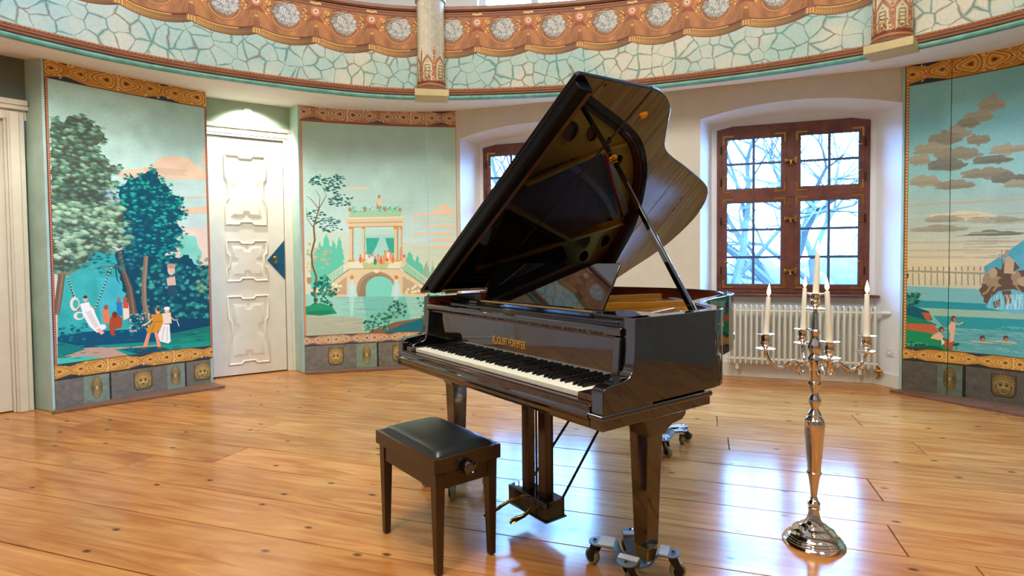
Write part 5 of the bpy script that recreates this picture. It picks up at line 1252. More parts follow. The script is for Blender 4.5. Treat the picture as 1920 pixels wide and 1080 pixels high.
finish(B().lathe([(.022, 0), (.022, .008), (.018, .008), (.018, .002), (.001, .002)], 20, (0, 0, 0), Matrix.Translation((0, -.009, 0)) @ Matrix.Rotation(PI/2, 4, 'X')), 'socket', M['outlet'], O_, smooth=True)

# ------------------------------------------------------------- outside: meadow, hedge, bare trees
g_ = B(); g_.box(-60, 90, 7.6, 120, -3.6, -3.4); gd = finish(g_, 'ground_outside', M['meadow']); tag(gd, kind='structure')
def tree(x, y, h, seed, label, lean=0):
    rnd = random.Random(seed)
    T = thing('bare_tree', label, 'tree', (x, y, -3.4), 0, 'bare winter trees outside the windows')
    tb = B(); tw = B(); cnt = [0]
    def grow(p, d, ln, r, lev):
        q = p; pts = [p]; dd = d
        for k in range(3):
            dd = (dd+Vector((rnd.uniform(-1, 1), rnd.uniform(-1, 1), rnd.uniform(-.4, .6)))*.16).normalized(); q = q+dd*ln/3; pts.append(q)
        rs = [r, r*.88, r*.76, r*.62]
        (tb if lev < 2 else tw).tube(pts, rs, 6 if lev < 2 else 3)
        if lev >= 6 or r < .005: return
        nb = 3 if lev < 4 else 2
        for k in range(nb+(lev == 0)):
            a = rnd.uniform(0, 2*PI); sp_ = rnd.uniform(.45, .95)
            pr = dd.cross(Vector((math.cos(a), math.sin(a), .3))).normalized()
            nd = (dd+pr*sp_).normalized(); st = pts[-1] if k < 2 else pts[rnd.choice((1, 2, 3))]
            grow(st, nd, ln*rnd.uniform(.62, .85), r*rnd.uniform(.48, .66), lev+1)
    grow(Vector((0, 0, 0)), Vector((lean, 0, 1)).normalized(), h*.26, h*.020, 0)
    finish(tb, 'trunk', M['bark'], T, smooth=True); o = finish(tw, 'twigs', M['bark'], T, recalc=False); o['kind'] = 'stuff'
tree(7.6, 19.5, 17, 3, 'large bare tree filling the left half of the right window'); tree(11.2, 22, 16, 8, 'bare tree seen through the right half of the right window', -.1)
tree(-1.6, 20, 16, 5, 'bare tree outside the left window'); tree(16, 30, 17, 11, 'more distant bare tree at the right end of the right window')
tree(5.0, 28, 16, 21, 'distant bare tree behind the piano lid side of the right window', .1)
hb = B()
for i in range(46):
    x = -22+i*1.9; hb.sphere((x, 48+random.uniform(-2, 2), -2.4), random.uniform(2.0, 3.2), 10, 7, (1.1, 1, random.uniform(1.1, 1.6)))
hd = finish(hb, 'hedge', M['hedge'], smooth=True); tag(hd, 'long misty hedge behind the bare trees outside', 'hedge', kind='stuff')

# ------------------------------------------------------------- candelabra and candles
CL = Vector((1.311, 2.475, 0))
Cn = thing('candelabra', 'tall five-armed silver floor candelabra in front of the radiator', 'candelabra', CL, math.radians(-13))
k = .000722
finish(B().lathe([(.124, 0), (.126, .006), (.122, .012), (.116, .016), (.117, .020), (.109, .024), (.110, .028), (.102, .032), (.103, .036), (.094, .042), (.088, .052), (.086, .058), (.074, .064), (.062, .068), (.058, .078), (.050, .084), (.040, .088), (.034, .096), (.027, .112), (.0225, .135), (.021, .150)], 48), 'foot', M['chrome'], Cn, smooth=True, angle=30)
finish(B().lathe([(.021, .150), (.026, .153), (.025, .158), (.021, .161), (.0255, .170), (.0255, .178), (.019, .188), (.015, .192), (.017, .197), (.014, .201), (.0125, .206), (.016, .24), (.022, .285), (.0255, .305), (.0305, .308), (.0305, .313), (.026, .316),
    (.029, .36), (.0345, .43), (.040, .50), (.0415, .525), (.038, .545), (.031, .553), (.027, .562), (.029, .568), (.022, .578), (.015, .592), (.0155, .600), (.024, .617), (.0265, .627), (.024, .637), (.017, .650), (.0145, .662), (.017, .675), (.026, .694), (.028, .701), (.026, .708), (.022, .714), (.0225, .73), (.0235, .75), (.0235, .79), (.0275, .800), (.0285, .806), (.0275, .815), (.023, .822), (.019, .829), (.019, .834), (.028, .846), (.030, .858), (.027, .872), (.020, .888), (.0155, .902), (.0145, .914), (.0185, .924), (.0185, .932), (.0145, .938), (.0145, .965)], 32), 'stem', M['chrome'], Cn, smooth=True, angle=28)
def cup_parts(par, c, zc, s=1.):
    """drip pan and candle cup; zc = rim height"""
    n = 32
    def scal(prof, amp):
        bd = B(); rows = []
        for r, z in prof:
            rows.append([(c[0]+r*(1+amp*(r > .03)*math.cos(8*2*PI*i/n))*math.cos(2*PI*i/n), c[1]+r*(1+amp*(r > .03)*math.cos(8*2*PI*i/n))*math.sin(2*PI*i/n), zc+z) for i in range(n+1)])
        bd.sheet(rows); bmesh.ops.remove_doubles(bd.bm, verts=bd.bm.verts, dist=1e-6); return bd
    finish(scal([(.006, -.068), (.02, -.070), (.034, -.066), (.039, -.060), (.036, -.060), (.02, -.065), (.006, -.064)], .05), 'drip_pan', M['chrome'], par, smooth=True)
    finish(scal([(.006, -.064), (.010, -.060), (.011, -.056), (.016, -.050), (.020, -.043), (.021, -.037), (.0185, -.034), (.0195, -.030), (.0175, -.026), (.0175, -.012), (.019, -.004), (.025, -.001), (.036, .003), (.036, .005), (.022, .002), (.0145, .0015), (.0145, -.03), (.002, -.03)], .05), 'candle_cup', M['chrome'], par, smooth=True, angle=40)
cup_parts(Cn, (0, 0), 1.035+.055)
finish(B().lathe([(.0145, .965), (.012, .985), (.012, 1.0), (.007, 1.022)], 20), 'stem_top', M['chrome'], Cn, smooth=True)
candle_at = [((0, 0, 1.09), 0)]
for i, a in enumerate((PI, 0, PI/2, -PI/2)):
    dx, dy = math.cos(a), math.sin(a); R_ = .20
    P2 = [(.028, .735), (.045, .742), (.058, .758), (.062, .775), (.053, .790), (.04, .788), (.033, .782)]
    prof = [(.024, .800), (.032, .812), (.045, .806)]
    arm = [(.060, .768), (.068, .785), (.080, .797), (.098, .795), (.115, .780), (.135, .768), (.155, .770), (.175, .785), (.190, .808), (.198, .832), (R_, .846)]
    hook = [(.046, .752), (.052, .742), (.062, .740), (.070, .748), (.072, .762), (.066, .778), (.052, .792), (.036, .800), (.022, .806)]
    ab = B()
    def c3(L_): return [(r*dx, r*dy, z) for r, z in L_]
    def smoothp(L_):
        out = []
        for j in range(len(L_)-1):
            p0, p1, p2, p3 = L_[max(0, j-1)], L_[j], L_[j+1], L_[min(len(L_)-1, j+2)]
            for t in (0, .33, .66):
                out.append(tuple(.5*((2*p1[d])+(-p0[d]+p2[d])*t+(2*p0[d]-5*p1[d]+4*p2[d]-p3[d])*t*t+(-p0[d]+3*p1[d]-3*p2[d]+p3[d])*t**3) for d in (0, 1)))
        return out+[L_[-1]]
    hk = smoothp(hook); ar = smoothp(arm)
    ab.tube(c3(hk), [.0045+.003*min(1, j/len(hk)*2) for j in range(len(hk))], 10); ab.sphere((.048*dx, .048*dy, .751), .0085, 10, 6)
    ab.tube(c3(ar), [.0075-.0015*math.sin(PI*j/len(ar))+.004*max(0, j/len(ar)-.7) for j in range(len(ar))], 10)
    am = finish(ab, 'arm', M['chrome'], Cn, smooth=True)
    cup_parts(am, (R_*dx, R_*dy), .91)
    candle_at.append(((R_*dx, R_*dy, .91), a))
CAND = ['tallest ivory candle, lit, on the centre stem of the candelabra', 'lit ivory candle on the far left arm of the candelabra', 'lit ivory candle on the far right arm of the candelabra',
        'lit ivory candle on the back arm, second from left', 'lit ivory candle on the nearest arm, just right of the stem']
HT = [.178, .168, .182, .195, .205]
LEAN = [(.008, 0), (.012, 0), (0, 0), (.008, 0), (-.012, 0)]
cr_, sr_ = math.cos(math.radians(-13)), math.sin(math.radians(-13))
proto = None
for i, (p, a) in enumerate(candle_at):
    wx, wy = CL.x+cr_*p[0]-sr_*p[1], CL.y+sr_*p[0]+cr_*p[1]
    T = thing('candle', CAND[i], 'candle', (wx, wy, p[2]-.028), 0, 'lit candles in the candelabra')
    h = HT[i]+.028; lx, ly = LEAN[i]
    T.rotation_euler = (0, math.atan(lx/h), 0)
    finish(B().lathe([(.0125, 0), (.0128, .03), (.0112, h*.6), (.0088, h-.003), (.0078, h), (.004, h-.001)], 16), 'wax', M['candle'], T, smooth=True, angle=60)
    finish(B().tube([(0, 0, h-.002), (.0005, 0, h+.008)], .0009, 5), 'wick', M['wick'], T)
    finish(B().lathe([(.0005, h+.002), (.0050, h+.009), (.0078, h+.017), (.0074, h+.025), (.0050, h+.037), (.0024, h+.048), (.0003, h+.058)], 12), 'flame', M['flame'], T, smooth=True, angle=80)

# ------------------------------------------------------------- piano stool
BQ = [(-.615, 2.611), (-.31, 2.227), (-.072, 2.397)]
bc = ((BQ[0][0]+BQ[2][0])/2, (BQ[0][1]+BQ[2][1])/2)
ba = math.atan2(BQ[1][1]-BQ[0][1], BQ[1][0]-BQ[0][0])
Bn = thing('piano_stool', 'dark brown piano stool with black leather cushion in front of the keyboard', 'stool', (*bc, 0), ba)
LX, LY = .49/2, .292/2
for sx in (-1, 1):
    for sy in (-1, 1):
        x1, y1 = sx*LX, sy*LY; w0, w1 = .030, .045
        b = B(); xs0 = sorted((x1-.002*sx, x1-(w0)*sx)); ys0 = sorted((y1-.002*sy, y1-w0*sy)); xs1 = sorted((x1+.004*sx, x1-(w1-.004)*sx)); ys1 = sorted((y1+.004*sy, y1-(w1-.004)*sy))
        b.frustum((xs0[0], xs0[1], ys0[0], ys0[1], .004), (xs1[0], xs1[1], ys1[0], ys1[1], .412)); finish(b, 'leg', M['bench_wood'], Bn, bevel=.002)
        finish(B().lathe([(.010, 0), (.010, .004)], 10, (x1-.016*sx, y1-.016*sy, 0)), 'foot_glide', M['wick'], Bn)
a = B(); X, Y = LX-.002, LY-.002
a.box(-X+.03, X-.03, -Y, -Y+.018, .345, .412); a.box(-X+.03, X-.03, Y-.018, Y, .345, .412); a.box(-X, -X+.018, -Y+.03, Y-.03, .345, .412); a.box(X-.018, X, -Y+.03, Y-.03, .345, .412)
finish(a, 'apron', M['bench_wood'], Bn, bevel=.0015)
a = B(); X, Y = LX+.016, LY+.016
a.box(-X, X, -Y, -Y+.02, .417, .476); a.box(-X, X, Y-.02, Y, .417, .476); a.box(-X, -X+.02, -Y+.02, Y-.02, .417, .476); a.box(X-.02, X, -Y+.02, Y-.02, .417, .476); a.box(-X+.02, X-.02, -Y+.02, Y-.02, .45, .462)
finish(a, 'seat_frame', M['bench_wood'], Bn, bevel=.002)
a = B(); n = 28; rows = []
X, Y = LX-.002, LY-.002
for j in range(n+1):
    r = []
    for i in range(n+1):
        u, v = -1+2*i/n, -1+2*j/n
        e = max(abs(u), abs(v)); q = (1-abs(u)**7)*(1-abs(v)**7)
        z = .470+.036*q**.45+.004*(1-u*u)*(1-v*v)
        # slight corner pull
        r.append((u*X*(1-.006*(1-q)), v*Y*(1-.006*(1-q)), z))
    rows.append(r)
a.sheet(rows)
cu = finish(a, 'cushion', M['leather'], Bn, smooth=True, angle=80)
pip = B(); pip.tube([(x*X*.995, y*Y*.993, .474) for x, y in ((-1, -1), (1, -1), (1, 1), (-1, 1))], .004, 6, closed=True); finish(pip, 'piping', M['leather'], cu, smooth=True)
T = Matrix.Translation((LX+.016, -.02, .425)) @ Matrix.Rotation(PI/2, 4, 'Y')
kn = B(); kn.lathe([(.010, 0), (.010, .012), (.026, .014), (.029, .022), (.029, .040), (.026, .046), (.018, .048), (.016, .045), (.002, .044)], 28, (0, 0, 0), T)
finish(kn, 'height_knob', M['black'], Bn, smooth=True, angle=40)['label'] = 'round black height knob'
kp = B(); kp.lathe([(.034, 0), (.034, .002), (.03, .003)], 24, (0, 0, 0), T); finish(kp, 'knob_collar', M['satin_black'], Bn, smooth=True)
# ------------------------------------------------------------- grand piano (local frame: x along the keys, y towards the tail)
PX, PY, PT = -.1311, 2.4407, -.9327
G = thing('grand_piano', 'black lacquered grand piano with its lid propped open, in the middle of the floor', 'piano', (PX, PY, 0), PT)
HWID = .75
def cr(P, n=6, closed=False):
    P = [np.array(p, float) for p in P]; out = []
    Q = [2*P[0]-P[1]]+P+[2*P[-1]-P[-2]]
    for i in range(1, len(Q)-2):
        for t in np.linspace(0, 1, n, endpoint=False):
            p0, p1, p2, p3 = Q[i-1:i+3]
            out.append(.5*((2*p1)+(-p0+p2)*t+(2*p0-5*p1+4*p2-p3)*t**2+(-p0+3*p1-3*p2+p3)*t**3))
    return [tuple(p) for p in out]+[tuple(P[-1])]
curve = cr([(.75, .52), (.747, .59), (.722, .66), (.66, .725), (.58, .785), (.51, .845), (.46, .92), (.42, 1.02), (.385, 1.13), (.335, 1.285), (.29, 1.405), (.23, 1.51), (.13, 1.60), (0, 1.66), (-.20, 1.69), (-.38, 1.675), (-.56, 1.61), (-.68, 1.568), (-.75, 1.55)], 5)
OUT = [(.75, .122)]+curve+[(-.75, .122)]
def inset(P, d):
    P = [np.array(p) for p in P]; out = []
    for i, p in enumerate(P):
        a = P[i-1] if i else None; b = P[i+1] if i < len(P)-1 else None
        t0 = (p-a)/np.linalg.norm(p-a) if a is not None else None; t1 = (b-p)/np.linalg.norm(b-p) if b is not None else None
        ns = [np.array([-t[1], t[0]]) for t in (t0, t1) if t is not None]
        n = sum(ns); n = n/(n @ n)*(len(ns) if len(ns) == 1 else 2) if True else n
        out.append(tuple(p+n*d))
    return out
INN = inset(OUT, .045); INN[0] = (.705, .122); INN[-1] = (-.705, .122)
INL = inset(OUT, .05); INL[0] = (.70, .20); INL[-1] = (-.70, .20)
ZT = 1.055
def ring_prism(outer, inner, z0, z1, name, m, parent, bevel=.002):
    b = B(); n = len(outer)
    o0 = [b.bm.verts.new((*p, z0)) for p in outer]; o1 = [b.bm.verts.new((*p, z1)) for p in outer]
    i0 = [b.bm.verts.new((*p, z0)) for p in inner]; i1 = [b.bm.verts.new((*p, z1)) for p in inner]
    for k in range(n-1):
        b.bm.faces.new((o0[k], o0[k+1], o1[k+1], o1[k])); b.bm.faces.new((i0[k+1], i0[k], i1[k], i1[k+1]))
        b.bm.faces.new((o1[k], o1[k+1], i1[k+1], i1[k])); b.bm.faces.new((o0[k+1], o0[k], i0[k], i0[k+1]))
    for k in (0, -1): b.bm.faces.new((o0[k], o1[k], i1[k], i0[k]))
    return finish(b, name, m, parent, bevel=bevel, angle=30)
rim = ring_prism(OUT, INN, .757, ZT, 'rim', M['black'], G, .003)
_i0 = next(i for i, p in enumerate(OUT) if p[1] > 1.35)
ring_prism(inset(OUT, .0455)[_i0:], inset(OUT, .056)[_i0:], .93, ZT-.006, 'rim_lining', M['red_wood'], G, 0)
ring_prism(inset(OUT, .0455)[:_i0+1], inset(OUT, .060)[:_i0+1], .93, ZT-.002, 'rim_lining', M['satin_black'], G, 0)['label'] = 'inner rim on the treble side, blackened in place of shade'  # treble lining blackened to give the shade inside the rim
# arms
for sx in (-1, 1):
    b = B(); P = [(-.035, .703), (-.035, .822), (-.028, .836), (-.012, .842), (.036, .847), (.072, .852), (.092, .860), (.107, .878), (.115, .905), (.119, .95), (.1215, ZT), (.21, ZT), (.21, .75), (.15, .703)]
    x0, x1 = sorted((sx*.695, sx*.7502))
    b.prism(P, lambda y, z: Vector((x0, y, z)), lambda y, z: Vector((x1, y, z)))
    finish(b, 'arm', M['black'], G, bevel=.004, seg=3, angle=30)
    # small curled cheek block beside the keys
    b = B(); P = [(.0, .806), (.02, .815), (.05, .82), (.075, .828), (.088, .845), (.095, .88), (.10, .93), (.105, .985), (.16, .985), (.16, .80), (.0, .80)]
    x0, x1 = sorted((sx*.662, sx*.694)); b.prism(P, lambda y, z: Vector((x0, y, z)), lambda y, z: Vector((x1, y, z))); finish(b, 'cheek', M['black'], G, bevel=.003, angle=30)
    x0, x1 = sorted((sx*.616, sx*.694)); bxo('key_block', M['black'], G, x0, x1, -.022, .15, .77, .806, .003)
# keybed with stepped moulding
b = B(); P = [(-.75, -.04), (.75, -.04), (.75, .535), (-.75, .535)]
b.box(-.752, .752, -.04, .535, .700, .748); kb_ = finish(b, 'keybed', M['black'], G, bevel=.004, seg=3)
b = B(); b.tube([(.7505, .536, .742), (.7505, -.039, .742), (-.7505, -.039, .742), (-.7505, .536, .742)], .0105, 12); finish(b, 'keybed_moulding', M['black'], G, smooth=True)
b = B(); b.prism([(-.041, .703), (-.044, .708), (-.044, .725), (-.050, .731), (-.054, .740), (-.052, .748), (-.044, .753), (-.041, .756), (-.041, .774), (-.036, .777), (-.03, .777), (-.03, .703)], lambda y, z: Vector((-.694, y, z)), lambda y, z: Vector((.694, y, z)))
finish(b, 'key_slip', M['black'], G, bevel=.002, angle=40)
bxo('key_slip_rail', M['lyre_wood'], G, -.694, .694, -.036, -.012, .755, .782, .002)
bxo('case_bottom', M['satin_black'], G, -.70, .70, .2, .62, .745, .79, 0)
b = B(); 
bot = [(x*.93-.0, .2+(y-.122)*.97) for x, y in OUT]; b.prism(bot, lambda x, y: Vector((x, y, .80)), lambda x, y: Vector((x, y, .83))); finish(b, 'case_floor', M['satin_black'], G)
# fallboard and rails
b = B(); b.prism([(.148, .812), (.165, .812), (.168, .985), (.146, .985), (.144, .94)], lambda y, z: Vector((-.661, y, z)), lambda y, z: Vector((.661, y, z)))
fb_ = finish(b, 'fallboard', M['black'], G, bevel=.001)
b = B(); b.prism([(.112, .986), (.104, .992), (.104, 1.010), (.112, 1.018), (.185, 1.018), (.185, .986)], lambda y, z: Vector((-.694, y, z)), lambda y, z: Vector((.694, y, z)))
finish(b, 'fallboard_rail', M['black'], G, bevel=.002, seg=2)
bxo('rail_strip', M['brown_strip'], G, -.66, .66, .118, .146, .976, .987, .001)  # plain brown strip below the rail
gr = B()
for k in range(46): gr.box(-.62+k*.027, -.62+k*.027+.019, .1035, .106, .9925, .997)
gg = finish(gr, 'rail_slots', M['wick'], G); gg['kind'] = 'stuff'
bxo('inner_rail', M['black'], G, -.694, .60, .19, .225, 1.0, 1.026, .003)
bxo('inner_rail_strip', M['plate_gold'], G, -.55, .40, .226, .238, 1.0, 1.022, .001)
bxo('inner_rail_end', M['black'], G, .612, .694, .185, .235, 1.0, 1.028, .003)
# lettering
def lettering(txt, size, mt, parent, loc, rx, sx=1., bold=.0):
    cu = bpy.data.curves.new('lettering', 'FONT'); cu.body = txt; cu.size = size; cu.align_x = 'CENTER'; cu.align_y = 'CENTER'; cu.extrude = .0006; cu.offset = bold
    to = bpy.data.objects.new('tmp', cu); COL.objects.link(to)
    bpy.context.view_layer.update()
    me = bpy.data.meshes.new_from_object(to.evaluated_get(bpy.context.evaluated_depsgraph_get())); bpy.data.objects.remove(to)
    me.materials.clear(); me.materials.append(mt)
    o = bpy.data.objects.new('lettering', me); COL.objects.link(o); o.parent = parent; o.location = loc; o.rotation_euler = rx; o.scale = (sx, 1, 1)
    return o
lt = lettering('AUGUST FÖRSTER', .046, M['gold_metal'], fb_, (-.006, .1440, .884), (PI/2, 0, 0), .66, .0004); lt['label'] = 'gold inlaid maker lettering'
# keys
WKW = 1.225/52; names = 'ABCDEFG'
wk0 = None; bk0 = None
pattern = []  # sharps after these whites starting at A
for i in range(52):
    L = names[i % 7]
    if wk0 is None:
        b = B(); b.box(-WKW/2+.0004, WKW/2-.0004, -.002, .15, .781, .800); wk0 = finish(b, 'white_key', M['white_key'], G, bevel=.0012, seg=2); o = wk0
    else: o = wk0.copy(); COL.objects.link(o)
    o.parent = G; o.location = (-.6125+WKW*(i+.5), 0, 0)
    if L in 'ACDFG' and i < 51:
        off = {'A': .0, 'C': -.0018, 'D': .0018, 'F': -.0025, 'G': 0}[L]
        if bk0 is None:
            b = B(); b.frustum((-.0055, .0055, .050, .15, .798), (-.0045, .0045, .056, .15, .8125)); bk0 = finish(b, 'black_key', M['black_key'], G, bevel=.0014, seg=2); q = bk0
        else: q = bk0.copy(); COL.objects.link(q)
        q.parent = G; q.location = (-.6125+WKW*(i+1)+off, 0, 0)
bxo('key_felt', M['red_felt'], G, -.612, .612, .148, .151, .798, .806, 0)
# soundboard
b = B(); b.prism(inset([(x, max(y, .30)) for x, y in OUT], .05)[1:-1]+[(-.70, .30), (.70, .30)], lambda x, y: Vector((x, y, .93)), lambda x, y: Vector((x, y, .94)))
finish(b, 'soundboard', M['soundboard'], G)
# cast iron plate: flat curve with holes
def plate(name, outer, holes, z0, z1, m, parent, bev=.002):
    cu = bpy.data.curves.new(name, 'CURVE'); cu.dimensions = '2D'; cu.fill_mode = 'BOTH'; cu.extrude = (z1-z0)/2-bev; cu.bevel_depth = bev; cu.bevel_resolution = 1
    for P in [outer]+holes:
        s = cu.splines.new('POLY'); s.points.add(len(P)-1); s.use_cyclic_u = True
        for k, p in enumerate(P): s.points[k].co = (p[0], p[1], 0, 1)
    to = bpy.data.objects.new('tmp', cu); COL.objects.link(to); bpy.context.view_layer.update()
    me = bpy.data.meshes.new_from_object(to.evaluated_get(bpy.context.evaluated_depsgraph_get())); bpy.data.objects.remove(to)
    me.materials.clear(); me.materials.append(m)
    me.transform(Matrix.Translation((0, 0, (z0+z1)/2))); o = bpy.data.objects.new(name, me); COL.objects.link(o); o.parent = parent; return o
def circ(c, r, n=24): return [(c[0]+r*math.cos(2*PI*k/n), c[1]+r*math.sin(2*PI*k/n)) for k in range(n)]
PO = inset(OUT, .062)[1:-1]; PO = [p for p in PO if p[1] > .44]
outer = [(-.685, .245), (.685, .245), (.687, .46)]+PO+[(-.687, 1.46), (-.687, .46)]
main = cr([(-.245, .63), (-.10, .72), (.0, .90), (.08, 1.12), (.105, 1.26), (.02, 1.34), (-.10, 1.43), (-.20, 1.51), (-.31, 1.56), (-.36, 1.40), (-.44, 1.17), (-.34, .88), (-.245, .63)], 3)[:-1]
bass = [(-.655, .52), (-.30, .62), (-.40, .86), (-.49, 1.11), (-.60, 1.20), (-.655, 1.15)]
treb = [(-.02, .70), (.10, .56), (.34, .52), (.62, .48), (.62, .56), (.50, .70), (.40, .80), (.33, .86), (.16, .86), (.04, .80)]
holes = [circ((.205, .965), .062), circ((.215, 1.14), .052), circ((.08, 1.425), .036), circ((.19, 1.30), .024), circ((.46, .835), .014), circ((-.475, 1.50), .044), circ((-.475, 1.30), .05), circ((-.585, 1.34), .04)]
pl = plate('iron_plate', outer, [main, bass, treb]+holes, .975, .987, M['plate_gold'], G)
for c, r in (((.205, .965), .062), ((.215, 1.14), .052), ((.08, 1.425), .036), ((-.475, 1.50), .044), ((-.475, 1.30), .05)):
    b = B(); b.lathe([(r, .986), (r+.002, .992), (r+.009, .993), (r+.012, .987)], 28, (*c, 0), cap=False); finish(b, 'hole_ring', M['plate_gold'], pl, smooth=True)
# relief letters round the big hole
for k, ch in enumerate('FOERSTER'):
    a = math.radians(200+k*20); o = lettering(ch, .026, M['plate_gold'], pl, (0, 0, 0), (0, 0, a+PI/2)); o.location = (.205+.084*math.cos(a), .965+.084*math.sin(a), .988)
# ribs of the plate
rb = B()
def bar(p, q, w, z0, z1):
    p, q = Vector((*p, 0)), Vector((*q, 0)); t = (q-p).normalized(); n = Vector((-t.y, t.x, 0))*w/2; Q = [p-n, q-n, q+n, p+n]
    lo = [rb.bm.verts.new(x+Vector((0, 0, z0))) for x in Q]; up = [rb.bm.verts.new(x+Vector((0, 0, z1))) for x in [p-n*.7, q-n*.7, q+n*.7, p+n*.7]]
    for k in range(4): rb.bm.faces.new((lo[k], lo[(k+1) % 4], up[(k+1) % 4], up[k]))
    rb.bm.faces.new(lo[::-1]); rb.bm.faces.new(up)
for p, q in (((-.27, .30), (-.272, .62)), ((-.272, .62), (-.465, 1.15)), ((-.465, 1.15), (-.34, 1.60)), ((-.13, .72), (.135, 1.26)), ((.135, 1.26), (.19, 1.43)), ((-.13, .72), (-.02, .30)), ((.02, .70), (.30, .34)), ((.34, .84), (.50, .30)), ((.46, .80), (.64, .44)), ((-.66, .48), (-.48, 1.13))): bar(p, q, .026, .985, 1.020)
finish(rb, 'plate_rib', M['plate_gold'], pl, bevel=.002)
bxo('plate_web', M['plate_gold'], pl, -.66, .66, .245, .262, .976, 1.01, .002)
# bridges
def curvebar(name, P, w, z0, z1, m):
    P = cr(P, 6); b = B(); L, R = [], []
    for i, p in enumerate(P):
        t = np.array(P[min(i+1, len(P)-1)])-np.array(P[max(i-1, 0)]); t = t/np.linalg.norm(t); n = np.array([-t[1], t[0]])*w/2; L.append(np.array(p)+n); R.append(np.array(p)-n)
    b.sheet([[(*p, z0) for p in L], [(*p, z1) for p in L], [(*p, z1) for p in R], [(*p, z0) for p in R]]); return finish(b, name, m, G, smooth=True, angle=30), P
BR = [(.40, .70), (.20, .80), (.06, .95), (-.01, 1.08), (-.09, 1.26), (-.19, 1.42), (-.31, 1.545)]
br, BP = curvebar('bridge', BR, .032, .94, .972, M['orange_wood'])
pins = B()
for p in cr(BR, 12):
    for d in (-.010, -.003, .004, .011): pins.box(p[0]+d-.003, p[0]+d+.003, p[1]+d-.0018, p[1]+d+.0018, .972, .980)
o = finish(pins, 'bridge_pins', M['felt_white'], br); o['kind'] = 'stuff'
HC = [(.10, 1.29), (-.0, 1.365), (-.12, 1.455), (-.22, 1.54), (-.30, 1.60)]
curvebar('hitch_felt', HC, .018, .985, .992, M['red_felt'])
pb = B()
for p in cr([(q[0]+.03, q[1]+.025) for q in HC], 9):
    for d in (-.014, -.005, .004, .013): pb.box(p[0]+d-.003, p[0]+d+.003, p[1]+d-.002, p[1]+d+.002, .986, .998)
o = finish(pb, 'hitch_pins', M['felt_white'], G); o['kind'] = 'stuff'
# strings
sb_ = B(); n = 84
bpts = cr(BR, 20); hpts = cr([(.52, .76), (.34, .88), (.20, 1.08)]+HC, 20)
for k in range(n):
    t = k/(n-1); bx_, by_ = bpts[int(t*(len(bpts)-1))]; hx, hy = hpts[int(t*(len(hpts)-1))]
    x0 = .60-.86*t
    for p, q, z0, z1 in (((x0, .27), (bx_, by_), .996, .980), ((bx_, by_), (hx, hy), .980, .992)):
        d = Vector((q[0]-p[0], q[1]-p[1], 0)).normalized(); nn = Vector((-d.y, d.x, 0))*.0009
        sb_.bm.faces.new([sb_.bm.verts.new(v) for v in (Vector((*p, z0))-nn, Vector((*q, z1))-nn, Vector((*q, z1))+nn, Vector((*p, z0))+nn)])
o = finish(sb_, 'strings', M['string'], G, recalc=False); o['kind'] = 'stuff'
sb_ = B()
for k in range(28):
    t = k/27; p, q = (-.66+.36*t, .27), (-.36-.26*(1-t)+.10*t, 1.50-.28*(1-t)); d = Vector((q[0]-p[0], q[1]-p[1], 0)).normalized(); nn = Vector((-d.y, d.x, 0))*.0017
    sb_.bm.faces.new([sb_.bm.verts.new(v) for v in (Vector((*p, 1.004))-nn, Vector((*q, .996))-nn, Vector((*q, .996))+nn, Vector((*p, 1.004))+nn)])
o = finish(sb_, 'bass_strings', M['copper'], G, recalc=False); o['kind'] = 'stuff'
db = B()
for k in range(60):
    x = -.63+k*.0205; y = .44-.04*(k/60); db.box(x-.006, x+.006, y-.03, y+.03, .998, 1.018)
o = finish(db, 'dampers', M['satin_black'], G); o['kind'] = 'stuff'
tp = B()
for k in range(88):
    x = -.62+k*.0142
    for j in range(2): tp.lathe([(.003, .988), (.003, 1.008)], 5, (x+j*.005, .285+j*.035+(k % 3)*.008, 0))
o = finish(tp, 'tuning_pins', M['string'], G); o['kind'] = 'stuff'
# music desk and its tray
b = B(); T = Matrix.Translation((0, .285, 1.048)) @ Matrix.Rotation(math.radians(-24), 4, 'X')
b.prism([(-.40, 0), (.435, 0), (.455, .198), (.44, .205), (-.42, .205), (-.435, .198)], lambda x, z: T @ Vector((x, 0, z)), lambda x, z: T @ Vector((x, .010, z)))
md = finish(b, 'music_desk', M['black'], G, bevel=.003, seg=3)
bxo('desk_lip', M['black'], md, -.40, .435, .255, .285, 1.035, 1.048, .002)
bxo('desk_lip_edge', M['gold_metal'], md, -.38, .41, .2535, .2545, 1.043, 1.046, 0)
for x in (-.30, .30): finish(B().lathe([(.007, -.03), (.007, .03)], 10, (0, 0, 0), Matrix.Translation((x, .29, 1.046)) @ Matrix.Rotation(PI/2, 4, 'Y')), 'desk_hinge', M['brass'], md, smooth=True)
for sx in (-1, 1):
    x0, x1 = sorted((sx*.665, sx*.42)); tr = bxo('desk_slide', M['black'], G, x0, x1, .25, .43, 1.026, 1.040, .002)
    if sx < 0:
        b = B(); b.prism([(-.665, 1.040), (-.435, 1.040), (-.41, 1.078), (-.655, 1.066)], lambda x, z: Vector((x, .27, z)), lambda x, z: Vector((x, .40, z))); o = finish(b, 'side_ledge', M['satin_black'], G, bevel=.003)
        b = B(); b.prism([(.272, 1.042), (.398, 1.042), (.398, 1.074), (.272, 1.074)], lambda y, z: Vector((-.4345+(z-1.040)*.66, y, z)), lambda y, z: Vector((-.4325+(z-1.040)*.66, y, z))); finish(b, 'ledge_end', M['orange_wood'], o)
bxo('desk_support', M['satin_black'], G, -.66, .66, .24, .45, 1.018, 1.027, 0)
